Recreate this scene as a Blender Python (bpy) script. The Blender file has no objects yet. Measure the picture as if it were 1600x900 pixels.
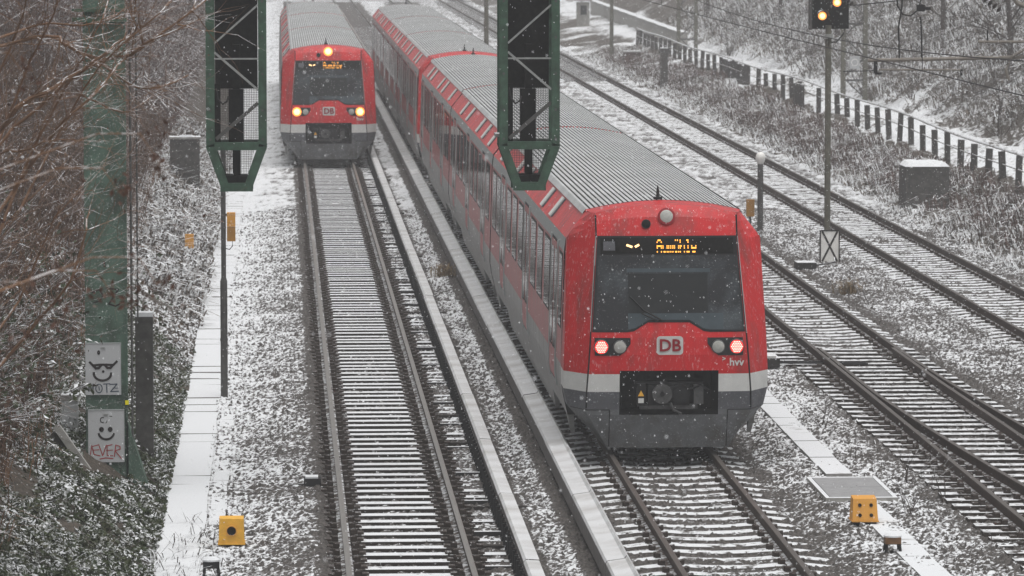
import bpy, bmesh, math, random
import numpy as np
from mathutils import Vector, Matrix

random.seed(7)
RNG = np.random.default_rng(11)
S = bpy.context.scene
COL = S.collection

# ------------------------------------------------------------------ camera
CAM_X, CAM_Z = -1.58, 7.97
PITCH = math.atan(595 / 6833)
YAW = math.atan(0.0535)
cd = bpy.data.cameras.new('camera')
cam = bpy.data.objects.new('camera', cd)
COL.objects.link(cam)
cam.location = (CAM_X, 0, CAM_Z)
cam.rotation_euler = (math.pi / 2 - PITCH, 0, -YAW)
cd.sensor_width = 36
cd.lens = 6833 / 1600 * 36
cd.clip_start = 0.5
cd.clip_end = 5000
cd.dof.use_dof = True
cd.dof.focus_distance = 64
cd.dof.aperture_fstop = 5.6
S.camera = cam

# ------------------------------------------------------------------ light
SUN_EL, SUN_AZ = math.radians(76), math.radians(160)
w = bpy.data.worlds.new('World')
S.world = w
w.use_nodes = True
nt = w.node_tree
bg = nt.nodes['Background']
sky = nt.nodes.new('ShaderNodeTexSky')
sky.sky_type = 'NISHITA'
sky.sun_disc = False
sky.sun_elevation = SUN_EL
sky.sun_rotation = SUN_AZ
sky.air_density = 1.0
sky.dust_density = 4.0
hs = nt.nodes.new('ShaderNodeHueSaturation')
hs.inputs['Saturation'].default_value = 0.10
nt.links.new(sky.outputs[0], hs.inputs['Color'])
nt.links.new(hs.outputs[0], bg.inputs['Color'])
bg.inputs['Strength'].default_value = 0.09
sd = bpy.data.lights.new('sun', 'SUN')
sd.energy = 1.5
sd.angle = math.radians(60)
sd.color = (1.0, 0.98, 0.95)
sun = bpy.data.objects.new('sun', sd)
COL.objects.link(sun)
sun.rotation_euler = (math.pi / 2 - SUN_EL, 0, -SUN_AZ + math.pi)
S.view_settings.view_transform = 'Standard'
S.view_settings.look = 'None'
S.view_settings.exposure = 0.27
S.view_settings.gamma = 1
S.view_settings.use_curve_mapping = False
S.cycles.max_bounces = 6
S.cycles.diffuse_bounces = 2
S.cycles.glossy_bounces = 3
S.cycles.transmission_bounces = 3
S.cycles.volume_bounces = 1
S.cycles.transparent_max_bounces = 6
S.cycles.use_denoising = True


# ------------------------------------------------------------------ helpers
class MB:
    def __init__(self):
        self.v, self.f, self.m = [], [], []

    def add(self, vs, fs, m=0):
        o = len(self.v)
        self.v += [tuple(p) for p in vs]
        for i, f in enumerate(fs):
            self.f.append(tuple(k + o for k in f))
            self.m.append(m if isinstance(m, int) else m[i])
        return self

    def box(self, c, s, m=0, R=None):
        x, y, z = s[0] / 2, s[1] / 2, s[2] / 2
        P = [Vector(p) for p in ((-x, -y, -z), (x, -y, -z), (x, y, -z), (-x, y, -z), (-x, -y, z), (x, -y, z), (x, y, z), (-x, y, z))]
        if R is not None:
            P = [R @ p for p in P]
        c = Vector(c)
        return self.add([p + c for p in P], [(0, 3, 2, 1), (4, 5, 6, 7), (0, 1, 5, 4), (1, 2, 6, 5), (2, 3, 7, 6), (3, 0, 4, 7)], m)

    def b2(self, x0, x1, y0, y1, z0, z1, m=0):
        return self.box(((x0 + x1) / 2, (y0 + y1) / 2, (z0 + z1) / 2), (x1 - x0, y1 - y0, z1 - z0), m)

    def bar(self, a, b, wd, h, m=0):
        a, b = Vector(a), Vector(b)
        d = b - a
        q = d.to_track_quat('Y', 'Z').to_matrix()
        return self.box((a + b) / 2, (wd, d.length, h), m, q)

    def tube(self, pts, r, n=6, m=0, cap=True):
        pts = [Vector(p) for p in pts]
        rs = r if isinstance(r, (list, tuple)) else [r] * len(pts)
        vs = []
        for i, p in enumerate(pts):
            d = (pts[min(i + 1, len(pts) - 1)] - pts[max(i - 1, 0)]).normalized()
            up = Vector((0, 0, 1)) if abs(d.z) < .95 else Vector((1, 0, 0))
            a = d.cross(up).normalized()
            b = d.cross(a)
            for k in range(n):
                t = 2 * math.pi * k / n
                vs.append(p + (a * math.cos(t) + b * math.sin(t)) * rs[i])
        fs = []
        for i in range(len(pts) - 1):
            for k in range(n):
                fs.append((i * n + k, i * n + (k + 1) % n, (i + 1) * n + (k + 1) % n, (i + 1) * n + k))
        if cap:
            fs.append(tuple(range(n - 1, -1, -1)))
            fs.append(tuple((len(pts) - 1) * n + k for k in range(n)))
        return self.add(vs, fs, m)

    def prism_y(self, poly, y0, y1, m=0, caps=True):
        """poly: list of (x, z), counter-clockwise seen from -y."""
        n = len(poly)
        vs = [(x, y0, z) for x, z in poly] + [(x, y1, z) for x, z in poly]
        fs = [(k, (k + 1) % n, n + (k + 1) % n, n + k) for k in range(n)]
        fs = [f[::-1] for f in fs]
        mm = [m] * n if isinstance(m, int) else list(m)
        if caps:
            fs += [tuple(range(n)), tuple(range(2 * n - 1, n - 1, -1))]
            mm += [mm[0], mm[0]]
        return self.add(vs, fs, mm)

    def disc(self, c, r, y, m=0, n=20, th=.02):
        """disc facing -y, thickness th"""
        vs = [(c[0] + r * math.cos(2 * math.pi * k / n), y, c[1] + r * math.sin(2 * math.pi * k / n)) for k in range(n)]
        vs += [(a, y + th, b) for a, _, b in vs]
        fs = [tuple(range(n))] + [(k, n + k, n + (k + 1) % n, (k + 1) % n) for k in range(n)]
        return self.add(vs, fs, m)

    def mesh(self, name, mats, smooth=False):
        me = bpy.data.meshes.new(name)
        me.from_pydata(self.v, [], self.f)
        for a in (mats if isinstance(mats, (list, tuple)) else [mats]):
            me.materials.append(a)
        me.polygons.foreach_set('material_index', self.m)
        if smooth:
            me.polygons.foreach_set('use_smooth', [True] * len(self.f))
        me.update()
        return me

    def build(self, name, mats, parent=None, loc=(0, 0, 0), smooth=False):
        return link(name, self.mesh(name, mats, smooth), parent, loc)


def link(name, me, parent=None, loc=(0, 0, 0)):
    o = bpy.data.objects.new(name, me)
    COL.objects.link(o)
    o.location = loc
    if parent is not None:
        o.parent = parent
    return o


def tag(o, label=None, cat=None, group=None, kind=None):
    if label: o['label'] = label
    if cat: o['category'] = cat
    if group: o['group'] = group
    if kind: o['kind'] = kind
    return o


def thing(name, label, cat, loc=(0, 0, 0), group=None, rz=0):
    o = link(name, None, None, loc)
    o.rotation_euler = (0, 0, rz)
    return tag(o, label, cat, group)


def npmesh(name, V, Fq, mats, smooth=False, attr=None, midx=None):
    """fast mesh from numpy; Fq is (n,k)"""
    me = bpy.data.meshes.new(name)
    n, k = Fq.shape
    me.vertices.add(len(V))
    me.vertices.foreach_set('co', np.ascontiguousarray(V, dtype=np.float32).ravel())
    me.loops.add(n * k)
    me.loops.foreach_set('vertex_index', np.ascontiguousarray(Fq, dtype=np.int32).ravel())
    me.polygons.add(n)
    me.polygons.foreach_set('loop_start', np.arange(0, n * k, k, dtype=np.int32))
    me.polygons.foreach_set('loop_total', np.full(n, k, dtype=np.int32))
    for a in (mats if isinstance(mats, (list, tuple)) else [mats]):
        me.materials.append(a)
    if midx is not None:
        me.polygons.foreach_set('material_index', np.ascontiguousarray(midx, dtype=np.int32))
    me.polygons.foreach_set('use_smooth', np.full(n, smooth))
    me.update(calc_edges=True)
    if attr:
        for an, av in attr.items():
            at = me.attributes.new(an, 'FLOAT', 'POINT')
            at.data.foreach_set('value', np.ascontiguousarray(av, dtype=np.float32))
    me.validate()
    return me


# ------------------------------------------------------------------ materials
SNOW = (0.73, 0.745, 0.765)


def new_mat(name):
    m = bpy.data.materials.new(name)
    m.use_nodes = True
    n = m.node_tree.nodes
    return m, m.node_tree, n['Principled BSDF']


def noise(t, scale, detail=3, rough=.55, vec=None):
    n = t.nodes.new('ShaderNodeTexNoise')
    n.inputs['Scale'].default_value = scale
    n.inputs['Detail'].default_value = detail
    n.inputs['Roughness'].default_value = rough
    if vec is not None:
        t.links.new(vec, n.inputs['Vector'])
    return n


def ramp(t, src, a, b, ca=(0, 0, 0, 1), cb=(1, 1, 1, 1)):
    r = t.nodes.new('ShaderNodeMapRange')
    r.inputs['From Min'].default_value = a
    r.inputs['From Max'].default_value = b
    r.clamp = True
    t.links.new(src, r.inputs['Value'])
    return r.outputs[0]


def mathn(t, op, a, b=None):
    n = t.nodes.new('ShaderNodeMath')
    n.operation = op
    for i, q in enumerate((a, b)):
        if q is None: continue
        if isinstance(q, (int, float)):
            n.inputs[i].default_value = q
        else:
            t.links.new(q, n.inputs[i])
    return n.outputs[0]


def mixc(t, f, a, b):
    n = t.nodes.new('ShaderNodeMix')
    n.data_type = 'RGBA'
    if isinstance(f, (int, float)):
        n.inputs[0].default_value = f
    else:
        t.links.new(f, n.inputs[0])
    for i, q in ((6, a), (7, b)):
        if isinstance(q, tuple):
            n.inputs[i].default_value = (*q[:3], 1)
        else:
            t.links.new(q, n.inputs[i])
    return n.outputs[2]


def coords(t, scale=(1, 1, 1)):
    tc = t.nodes.new('ShaderNodeTexCoord')
    mp = t.nodes.new('ShaderNodeMapping')
    mp.inputs['Scale'].default_value = scale
    t.links.new(tc.outputs['Object'], mp.inputs['Vector'])
    return mp.outputs[0]


def surf(name, base, rough=.7, var=.25, vscale=6, snow=0., thr=.6, nscale=9, bump=0., bscale=40, metallic=0., spec=.22, coat=0., stretch=(1, 1, 1), tint=None, tintscale=3, tintamt=.5, world_coords=False, speck=0.):
    """weathered surface; snow in 0..1 = share of the up-facing area that lies under snow"""
    m, t, p = new_mat(name)
    if world_coords:
        g = t.nodes.new('ShaderNodeNewGeometry')
        vec = g.outputs['Position']
    else:
        vec = coords(t, stretch)
    n1 = noise(t, vscale, 5, .6, vec)
    dark = tuple(c * (1 - var) for c in base)
    lite = tuple(min(1, c * (1 + var)) for c in base)
    col = mixc(t, ramp(t, n1.outputs[0], .3, .7), dark, lite)
    if tint:
        n3 = noise(t, tintscale, 4, .6, vec)
        col = mixc(t, mathn(t, 'MULTIPLY', ramp(t, n3.outputs[0], .45, .7), tintamt), col, tint)
    if snow > 0:
        g = t.nodes.new('ShaderNodeNewGeometry')
        sx = t.nodes.new('ShaderNodeSeparateXYZ')
        t.links.new(g.outputs['Normal'], sx.inputs[0])
        n2 = noise(t, nscale, 4, .65, g.outputs['Position'])
        up = ramp(t, sx.outputs[2], thr - .15, thr + .1)
        c = .25 + .5 * (1 - snow)
        mk = mathn(t, 'MULTIPLY', up, ramp(t, n2.outputs[0], c - .06, c + .06))
        col = mixc(t, mk, col, SNOW)
        rr = t.nodes.new('ShaderNodeMapRange')
        rr.inputs['To Min'].default_value = rough
        rr.inputs['To Max'].default_value = .8
        t.links.new(mk, rr.inputs['Value'])
        t.links.new(rr.outputs[0], p.inputs['Roughness'])
    else:
        p.inputs['Roughness'].default_value = rough
    if speck:
        ns = noise(t, 34, 2, .7, vec)
        nl = noise(t, 2.5, 3, .6, vec)
        sp = mathn(t, 'ADD', ns.outputs[0], mathn(t, 'MULTIPLY', nl.outputs[0], .25))
        col = mixc(t, mathn(t, 'MULTIPLY', ramp(t, sp, .70, .86), speck), col, SNOW)
    t.links.new(col, p.inputs['Base Color'])
    p.inputs['Metallic'].default_value = metallic
    p.inputs['Specular IOR Level'].default_value = spec
    p.inputs['Coat Weight'].default_value = coat
    p.inputs['Coat Roughness'].default_value = .15
    if bump > 0:
        nb = noise(t, bscale, 4, .6, vec)
        b = t.nodes.new('ShaderNodeBump')
        b.inputs['Strength'].default_value = bump
        b.inputs['Distance'].default_value = .02
        t.links.new(nb.outputs[0], b.inputs['Height'])
        t.links.new(b.outputs[0], p.inputs['Normal'])
    return m


def emit(name, col, st):
    m, t, p = new_mat(name)
    p.inputs['Base Color'].default_value = (*col, 1)
    p.inputs['Emission Color'].default_value = (*col, 1)
    p.inputs['Emission Strength'].default_value = st
    return m


def ground_mat(name, stone, stone2, bias=0., nscale=20, patch=.5):
    """ballast: vertex attribute 'cover' is how much snow has stayed there (wheels and rails keep it off)"""
    m, t, p = new_mat(name)
    g = t.nodes.new('ShaderNodeNewGeometry')
    a = t.nodes.new('ShaderNodeAttribute')
    a.attribute_name = 'cover'
    sx = t.nodes.new('ShaderNodeSeparateXYZ')
    t.links.new(g.outputs['Normal'], sx.inputs[0])
    n1 = noise(t, nscale, 3, .6, g.outputs['Position'])
    n2 = noise(t, patch, 4, .6, g.outputs['Position'])
    n3 = noise(t, 30, 2, .6, g.outputs['Position'])
    v = mathn(t, 'ADD', mathn(t, 'MULTIPLY', sx.outputs[2], .9), a.outputs['Fac'])
    v = mathn(t, 'ADD', v, mathn(t, 'MULTIPLY', n1.outputs[0], .7))
    v = mathn(t, 'ADD', v, mathn(t, 'MULTIPLY', n2.outputs[0], .5))
    mk = ramp(t, v, 1.565 - bias, 1.725 - bias)
    col = mixc(t, ramp(t, n3.outputs[0], .35, .65), stone, stone2)
    col = mixc(t, mk, col, SNOW)
    t.links.new(col, p.inputs['Base Color'])
    p.inputs['Roughness'].default_value = .85
    return m


M = {}
M['ballast'] = ground_mat('ballast_stone_and_snow', (.040, .036, .034), (.11, .098, .09))
M['bank'] = ground_mat('earth_and_snow', (.035, .03, .024), (.09, .072, .055), -.20, 7, .35)
M['field'] = ground_mat('far_snowy_ground', (.08, .075, .07), (.14, .13, .12), .15, 3, .2)
M['snow'] = surf('snow', SNOW, .8, .05, 4, bump=.25, bscale=18)
M['slab'] = surf('concrete_slab_snow', (.28, .27, .26), .85, .2, 10, snow=.92, thr=.5, nscale=1.3)
M['sleeper_flat'] = surf('dark_sleeper_snow', (.045, .037, .032), .85, .35, 14, snow=.86, thr=.7, nscale=7)
M['sleeper_seat'] = surf('oily_sleeper_seat', (.035, .030, .027), .85, .35, 14, snow=.22, thr=.7, nscale=12)
M['sleeper_conc'] = surf('concrete_sleeper_snow', (.075, .067, .06), .85, .3, 12, snow=.66, thr=.72, nscale=6)
M['sleeper_wood'] = surf('timber_sleeper_snow', (.05, .04, .034), .85, .35, 14, snow=.64, thr=.7, nscale=6)
M['clip'] = surf('rusty_clip', (.05, .038, .032), .7, .4, 30, snow=.25, thr=.7, nscale=25)
M['rail_side'] = surf('rail_rust', (.075, .056, .046), .75, .3, 12, snow=.45, thr=.75, nscale=9)
M['rail_top'] = surf('rail_head_steel', (.30, .28, .26), .38, .2, 4, metallic=.6, stretch=(20, .5, 1))
M['rail_top_dull'] = surf('rail_head_dull', (.13, .115, .105), .5, .25, 4, metallic=.4, stretch=(20, .5, 1))
M['cover'] = surf('conductor_cover', (.62, .625, .635), .85, .05, 2, spec=.1, tint=(.38, .365, .35), tintscale=1.1, tintamt=.7)
M['cover_side'] = surf('conductor_cover_side', (.16, .15, .145), .7, .25, 6)
M['dark'] = surf('dark_iron', (.018, .018, .019), .7, .3, 12)
M['brownbox'] = surf('brown_device_paint', (.16, .085, .04), .7, .3, 12)
M['darksnow'] = surf('dark_iron_snow', (.035, .033, .032), .7, .3, 12, snow=.8, thr=.7, nscale=8)
M['green'] = surf('green_steel_paint', (.085, .140, .106), .65, .3, 3.5, bump=.1, bscale=25, tint=(.035, .04, .03), tintscale=2.2, tintamt=.75, speck=0.28)
M['green_frame'] = surf('green_frame_paint', (.055, .105, .072), .6, .3, 8, snow=.2, thr=.85, tint=(.03, .035, .03), tintscale=6, tintamt=.6)
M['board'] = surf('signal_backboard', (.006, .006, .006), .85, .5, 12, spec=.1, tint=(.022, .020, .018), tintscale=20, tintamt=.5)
M['steelbar'] = surf('galvanised_bar', (.30, .31, .30), .5, .2, 12)
M['wire'] = surf('wire_mesh_steel', (.10, .105, .10), .6, .2, 12)
M['red'] = surf('red_train_paint', (.60, .017, .021), .42, .10, 3, coat=.08, bump=.05, bscale=60, stretch=(1, 1, .35), tint=(.20, .05, .045), tintscale=3.2, tintamt=.75, speck=0.28)
M['reddark'] = surf('dark_red_print', (.30, .018, .026), .5, .08, 6)
M['redside'] = surf('red_side_paint_grimy', (.44, .06, .06), .36, .25, 3, coat=.15, stretch=(1, 5, .5), tint=(.27, .17, .16), tintscale=1.4, tintamt=.85, speck=0.28)
M['white'] = surf('white_train_band', (.66, .66, .64), .45, .08, 5)
M['sidegrey'] = surf('grey_side_grimy', (.36, .36, .355), .4, .2, 3, stretch=(1, 5, .4), tint=(.14, .125, .115), tintscale=2.2, tintamt=.85)
M['skirt'] = surf('grey_skirt', (.15, .156, .162), .6, .15, 5, tint=(.08, .07, .06), tintscale=3, tintamt=.7, speck=0.28)
M['bandgrey'] = surf('dark_grey_band', (.11, .113, .125), .5, .12, 5, speck=0.28)
M['roof'] = surf('roof_frosted_metal', (.47, .48, .48), .55, .1, 1.5, tint=(.62, .63, .64), tintscale=.8, tintamt=.7)
M['groove'] = surf('roof_groove', (.11, .11, .11), .6, .3, 2, tint=(.30, .30, .31), tintscale=.5, tintamt=.8)
M['glass'] = surf('dark_window_glass', (.008, .009, .010), .05, .1, 3, spec=.10)
M['shield'] = surf('windscreen_glass', (.016, .017, .020), .12, .1, 3, spec=.4, tint=(.075, .092, .102), tintscale=1.3, tintamt=.8, speck=0.12)  # pale blue-grey tint paints soft reflections into the glass colour
M['cabin'] = surf('windscreen_blind', (.020, .022, .023), .2, .1, 3)
M['cabdash'] = surf('cab_desk_blue_grey', (.06, .078, .09), .25, .15, 6)
M['black'] = surf('black_rubber', (.012, .012, .013), .5, .1, 5)
M['lens'] = surf('headlight_glass', (.45, .45, .42), .12, .15, 20)
M['lensring'] = surf('lamp_bezel', (.10, .10, .10), .3, .1, 5, metallic=.7)
M['taillight'] = emit('lit_red_tail_light', (1, .03, .025), .6)
M['tailcore'] = emit('lit_tail_led', (1, .52, .44), 2.0)
M['headlit'] = emit('lit_headlight', (1, .66, .26), 2.4)
M['headhalo'] = emit('headlight_halo_glow', (1, .36, .06), 1.1)  # glowing rim imitates the orange halo around a lit headlight
M['amberlit'] = emit('lit_amber_signal', (1, .36, .08), 1.4)
M['ambercore'] = emit('lit_amber_core', (1, .66, .30), 2.2)
M['led'] = emit('lit_amber_led', (1, .42, .05), 1.5)
M['ledwhite'] = emit('lit_pale_led', (1, .62, .28), 1.6)
M['saloonlit'] = emit('lit_saloon_lamp', (1, .74, .42), 2.5)
M['yellow'] = surf('yellow_box_paint', (.85, .46, .06), .5, .12, 8, tint=(.60, .32, .06), tintscale=7, tintamt=.5)
M['orange'] = surf('orange_box_paint', (.74, .36, .07), .55, .15, 8, tint=(.50, .24, .07), tintscale=8, tintamt=.5)
M['ochre'] = surf('ochre_box_paint', (.42, .22, .06), .6, .15, 8)
M['concrete'] = surf('old_concrete', (.075, .072, .068), .9, .4, 7, snow=.85, thr=.7, nscale=5, tint=(.05, .045, .04), tintscale=4, tintamt=.6)
M['concrete_lt'] = surf('pale_concrete', (.33, .32, .30), .85, .25, 6, snow=.8, thr=.7, nscale=5)
M['cablid'] = surf('grey_hatch', (.30, .30, .305), .7, .12, 8, snow=.04, thr=.8, nscale=3)
M['plate'] = surf('pale_sign_plate', (.50, .51, .52), .5, .08, 4, tint=(.36, .36, .36), tintscale=4, tintamt=.5)
M['signwhite'] = surf('sign_white', (.86, .85, .82), .6, .1, 6)
M['ink'] = surf('black_spray', (.022, .018, .018), .6, .3, 20)
M['inkblue'] = surf('blue_black_marker', (.035, .055, .085), .6, .3, 20)
M['inkred'] = surf('red_marker', (.33, .05, .05), .6, .25, 20)
M['yel'] = surf('yellow_mark', (.85, .75, .02), .5, .1, 5)
M['post'] = surf('grey_post', (.085, .083, .08), .7, .3, 9)
M['postgreen'] = surf('mossy_post', (.13, .125, .10), .8, .3, 6)
M['pipe'] = surf('weathered_tube', (.21, .19, .165), .6, .25, 8, snow=.25, thr=.8)
M['cable'] = surf('black_cable', (.025, .024, .024), .6, .2, 8)
M['insul'] = surf('brown_insulator', (.035, .028, .026), .35, .2, 8)
M['fence'] = surf('fence_timber', (.055, .050, .046), .85, .35, 9, snow=.7, thr=.7)
M['fencerail'] = surf('fence_rail', (.16, .145, .13), .8, .3, 9, snow=.72, thr=.3, nscale=3)
M['bark'] = surf('bare_twig_bark', (.165, .092, .054), .85, .3, 6, snow=.44, thr=.66, nscale=8, world_coords=True)
M['barkdark'] = surf('dark_twig_bark', (.055, .043, .037), .9, .3, 6, snow=.55, thr=.55, nscale=6, world_coords=True)
M['barkred'] = surf('reddish_thicket_bark', (.10, .066, .056), .9, .3, 3, snow=.46, thr=.55, nscale=5, world_coords=True)
M['brush'] = surf('dark_brush_stem', (.075, .043, .028), .9, .4, 3, snow=.18, thr=.6, nscale=6, world_coords=True)
M['deadleaf'] = surf('dead_brown_leaf', (.085, .045, .032), .8, .4, 9, snow=.18, thr=.6, nscale=9, world_coords=True)
M['ivy'] = surf('evergreen_leaf', (.034, .048, .018), .5, .5, 5, snow=.46, thr=.50, nscale=3.5, world_coords=True, tint=(.06, .05, .025), tintscale=2, tintamt=.7)
M['tussock'] = surf('dry_grass_blade', (.13, .10, .075), .85, .4, 4, snow=.64, thr=.30, nscale=3.0, world_coords=True)
M['straw'] = surf('straw_tuft', (.22, .16, .09), .85, .3, 8)
M['flake'] = surf('snowflake', (.92, .93, .95), .9, .02, 3)


# ------------------------------------------------------------------ setting: ground
def hash2(i, j, k):
    h = (i * 374761393 + j * 668265263 + k * 974634321) & 0xffffffff
    h = ((h ^ (h >> 13)) * 1274126177) & 0xffffffff
    h = h ^ (h >> 16)
    return (h & 0xffffff) / float(0xffffff)


def stones(X, Y, c):
    ix = np.floor(X / c).astype(np.int64)
    iy = np.floor(Y / c).astype(np.int64)
    d1 = np.full(X.shape, 9.)
    d2 = np.full(X.shape, 9.)
    H = np.zeros(X.shape)
    for a in (-1, 0, 1):
        for b in (-1, 0, 1):
            jx, jy = ix + a, iy + b
            px = (jx + .1 + .8 * hash2(jx, jy, 1)) * c
            py = (jy + .1 + .8 * hash2(jx, jy, 2)) * c
            dx, dy = (X - px) / c, (Y - py) / c
            d = np.sqrt(dx * dx + dy * dy)
            h = .25 + .75 * hash2(jx, jy, 3) + (hash2(jx, jy, 4) - .5) * 1.1 * dx + (hash2(jx, jy, 5) - .5) * 1.1 * dy
            near = d < d1
            d2 = np.where(near, d1, np.minimum(d2, d))
            H = np.where(near, h, H)
            d1 = np.where(near, d, d1)
    e = np.clip((d2 - d1) / .28, 0, 1)
    return H * (.15 + .85 * e)


def vnoise(X, Y, c, k=0):
    ix = np.floor(X / c).astype(np.int64)
    iy = np.floor(Y / c).astype(np.int64)
    fx, fy = X / c - ix, Y / c - iy
    fx, fy = fx * fx * (3 - 2 * fx), fy * fy * (3 - 2 * fy)
    A = hash2(ix, iy, 7 + k); B = hash2(ix + 1, iy, 7 + k); C = hash2(ix, iy + 1, 7 + k); D = hash2(ix + 1, iy + 1, 7 + k)
    return (A * (1 - fx) + B * fx) * (1 - fy) + (C * (1 - fx) + D * fx) * fy


# turnout on the third track
def turn(y):
    return np.where(y < 80, (80 - np.asarray(y, float)) ** 2 / 710., 0.)


def base_z(X, Y):
    """large shape of the ground"""
    z = np.full(X.shape, -.235)
    # a shoulder between neighbouring tracks sits a little lower at its edges
    z = z + np.interp(X, [-2.25, -1.6, -1.0, -.9, .95, 1.05, 1.6, 2.2, 2.35, 2.6, 5.4, 5.9, 6.9, 7.5, 10.2, 10.7, 11.6, 12.1], [0, .05, .05, -.025, -.025, .012, .02, .03, .01, -.012, -.012, .02, .02, -.02, -.02, .02, .02, -.02])
    left = np.clip(-3.25 - X, 0, None)
    z = z + np.minimum(left * .62, 5 + .05 * left) + np.where(left > 0, (vnoise(X, Y, 1.3) - .5) * .35 * np.clip(left, 0, 1), 0)
    r = np.clip(X - 14.9, 0, None)
    z = z + np.minimum(r, 4.5) * .15
    r2 = np.clip(X - 21.5, 0, None)
    z = z + np.minimum(r2 * .55, 7 + .08 * r2)
    z = z + np.where(r > 0, (vnoise(X, Y, 1.7, 2) - .5) * .5 * np.clip(r / 2, 0, 1), 0)
    return z


CX_ = np.array([-3.4, -2.5, -2.0, -1.6, -1.12, -.98, -.55, -.45, 0, .45, .6, .95, 1.05, 1.2, 1.6, 1.75, 2.1, 2.25, 2.7, 3.1, 3.3, 3.5, 4.7, 4.9, 5.3, 5.9, 6.4, 7.3, 7.9, 8.3, 9.5, 9.9, 10.6, 12.2, 12.6, 13.8, 14.2, 15.2, 17])
CV_ = np.array([.30, .34, .24, .20, .14, -.35, -.4, .02, .05, .02, -.4, -.35, .14, .14, -.2, .18, .24, -.35, -.2, -.1, -.4, .02, .02, -.3, .10, .20, .26, .2, -.02, -.1, -.1, -.15, .16, .12, -.06, -.06, .02, .24, .3])


def cover(X, Y):
    xe = np.where(X > 7.9, X - turn(Y) * np.clip((X - 7.9) / 2, 0, 1), X)
    c = np.interp(xe, CX_, CV_)
    # under and just ahead of the near train the snow cover is reduced
    d = np.clip(1 - np.abs(X - 4.05) / 1.5, 0, 1) * np.clip((Y - 60.0) / 2.5, 0, 1)
    return c - .8 * np.minimum(d * 1.5, 1)


def grid_faces(nx, ny):
    a = (np.arange(ny - 1)[:, None] * nx + np.arange(nx - 1)[None, :]).ravel()
    return np.stack([a, a + 1, a + nx + 1, a + nx], 1)


def ballast_mesh(name, x0, x1, dx, y0, y1, k, stone, amp, mat, ymul=None):
    xs = np.arange(x0, x1 + dx / 2, dx)
    n = int(math.log(y1 / y0) / k) + 1
    ys = y0 * np.exp(np.linspace(0, math.log(y1 / y0), n))
    X, Y = np.meshgrid(xs, ys)
    X = X + (hash2(np.arange(X.size).reshape(X.shape), 3, 9) - .5) * dx * .5
    hst = stones(X, Y, stone)
    Z = base_z(X, Y) + hst * amp + (vnoise(X, Y, .6, 4) - .5) * .05
    # crib between the sleepers is swept lower under the rails
    V = np.stack([X.ravel(), Y.ravel(), Z.ravel()], 1)
    return npmesh(name, V, grid_faces(len(xs), len(ys)), mat, False, {'cover': (cover(X, Y) + (hst - .35) * .30).ravel()})


bal = link('ballast_bed', ballast_mesh('ballast_bed', -2.62, 15.2, .037, 47, 118, .00085, .072, .066, M['ballast']))
tag(bal, kind='structure')
bal2 = link('ballast_bed', ballast_mesh('ballast_bed_far', -3.3, 15.2, .12, 117.8, 380, .0030, .20, .07, M['ballast']))
tag(bal2, kind='structure')


def bank_mesh(name, x0, x1, dx, y0, y1, k, mat, cov=.1):
    xs = np.arange(x0, x1 + dx / 2, dx)
    n = int(math.log(y1 / y0) / k) + 1
    ys = y0 * np.exp(np.linspace(0, math.log(y1 / y0), n))
    X, Y = np.meshgrid(xs, ys)
    Z = base_z(X, Y) + (stones(X, Y, .3) - .5) * .09 + (vnoise(X, Y, .5, 5) - .5) * .12
    V = np.stack([X.ravel(), Y.ravel(), Z.ravel()], 1)
    C = cov + (vnoise(X, Y, 2.2, 8) - .5) * .5 + np.where((X < -5.3) & (Y < 150), -.5, 0) + np.where((X > 18.8) & (X < 22.5), .25, 0)
    return npmesh(name, V, grid_faces(len(xs), len(ys)), mat, False, {'cover': C.ravel()})


tag(link('left_bank', bank_mesh('left_bank', -14, -3.13, .09, 40, 140, .0016, M['bank'], .06)), kind='structure')
tag(link('left_bank', bank_mesh('left_bank_far', -40, -3.0, .3, 139, 420, .005, M['bank'], .10)), kind='structure')
tag(link('right_bank', bank_mesh('right_bank', 14.9, 30, .12, 75, 240, .0018, M['bank'], .30)), kind='structure')
tag(link('right_bank', bank_mesh('right_bank_far', 14.9, 90, .6, 239, 700, .006, M['bank'], .25)), kind='structure')
tag(link('right_bank', bank_mesh('right_bank_slope', 29.8, 70, .4, 60, 241, .004, M['bank'], .30)), kind='structure')
gm = MB()
gm.add([(-900, -60, -1.0), (1500, -60, -1.0), (1500, 1800, -1.0), (-900, 1800, -1.0)], [(0, 1, 2, 3)])
go = gm.build('ground', M['field'])
tag(go, kind='structure')

# ------------------------------------------------------------------ walkway and cable troughs
wk = tag(link('cable_walkway', None), kind='structure')
sl = MB().b2(-.29, .29, -.4965, .4965, -.10, .06).mesh('concrete_slab', M['slab'])
y = 46.2
i = 0
while y < 124:
    o = link('concrete_slab', sl, wk, (-2.86 + random.uniform(-.012, .012), y, -.245 + random.uniform(-.004, .010)))
    o.rotation_euler = (random.uniform(-.016, .016), random.uniform(-.012, .012), random.uniform(-.016, .016))
    y += 1.0
es = MB().b2(-.11, .11, -.74, .74, -.1, .03).mesh('edge_slab', M['slab'])
for k in range(9):
    link('edge_slab', es, wk, (-2.42 + random.uniform(-.01, .01), 58.5 + k * 1.5, -.235)).rotation_euler = (0, random.uniform(-.03, .03), random.uniform(-.01, .01))

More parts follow.
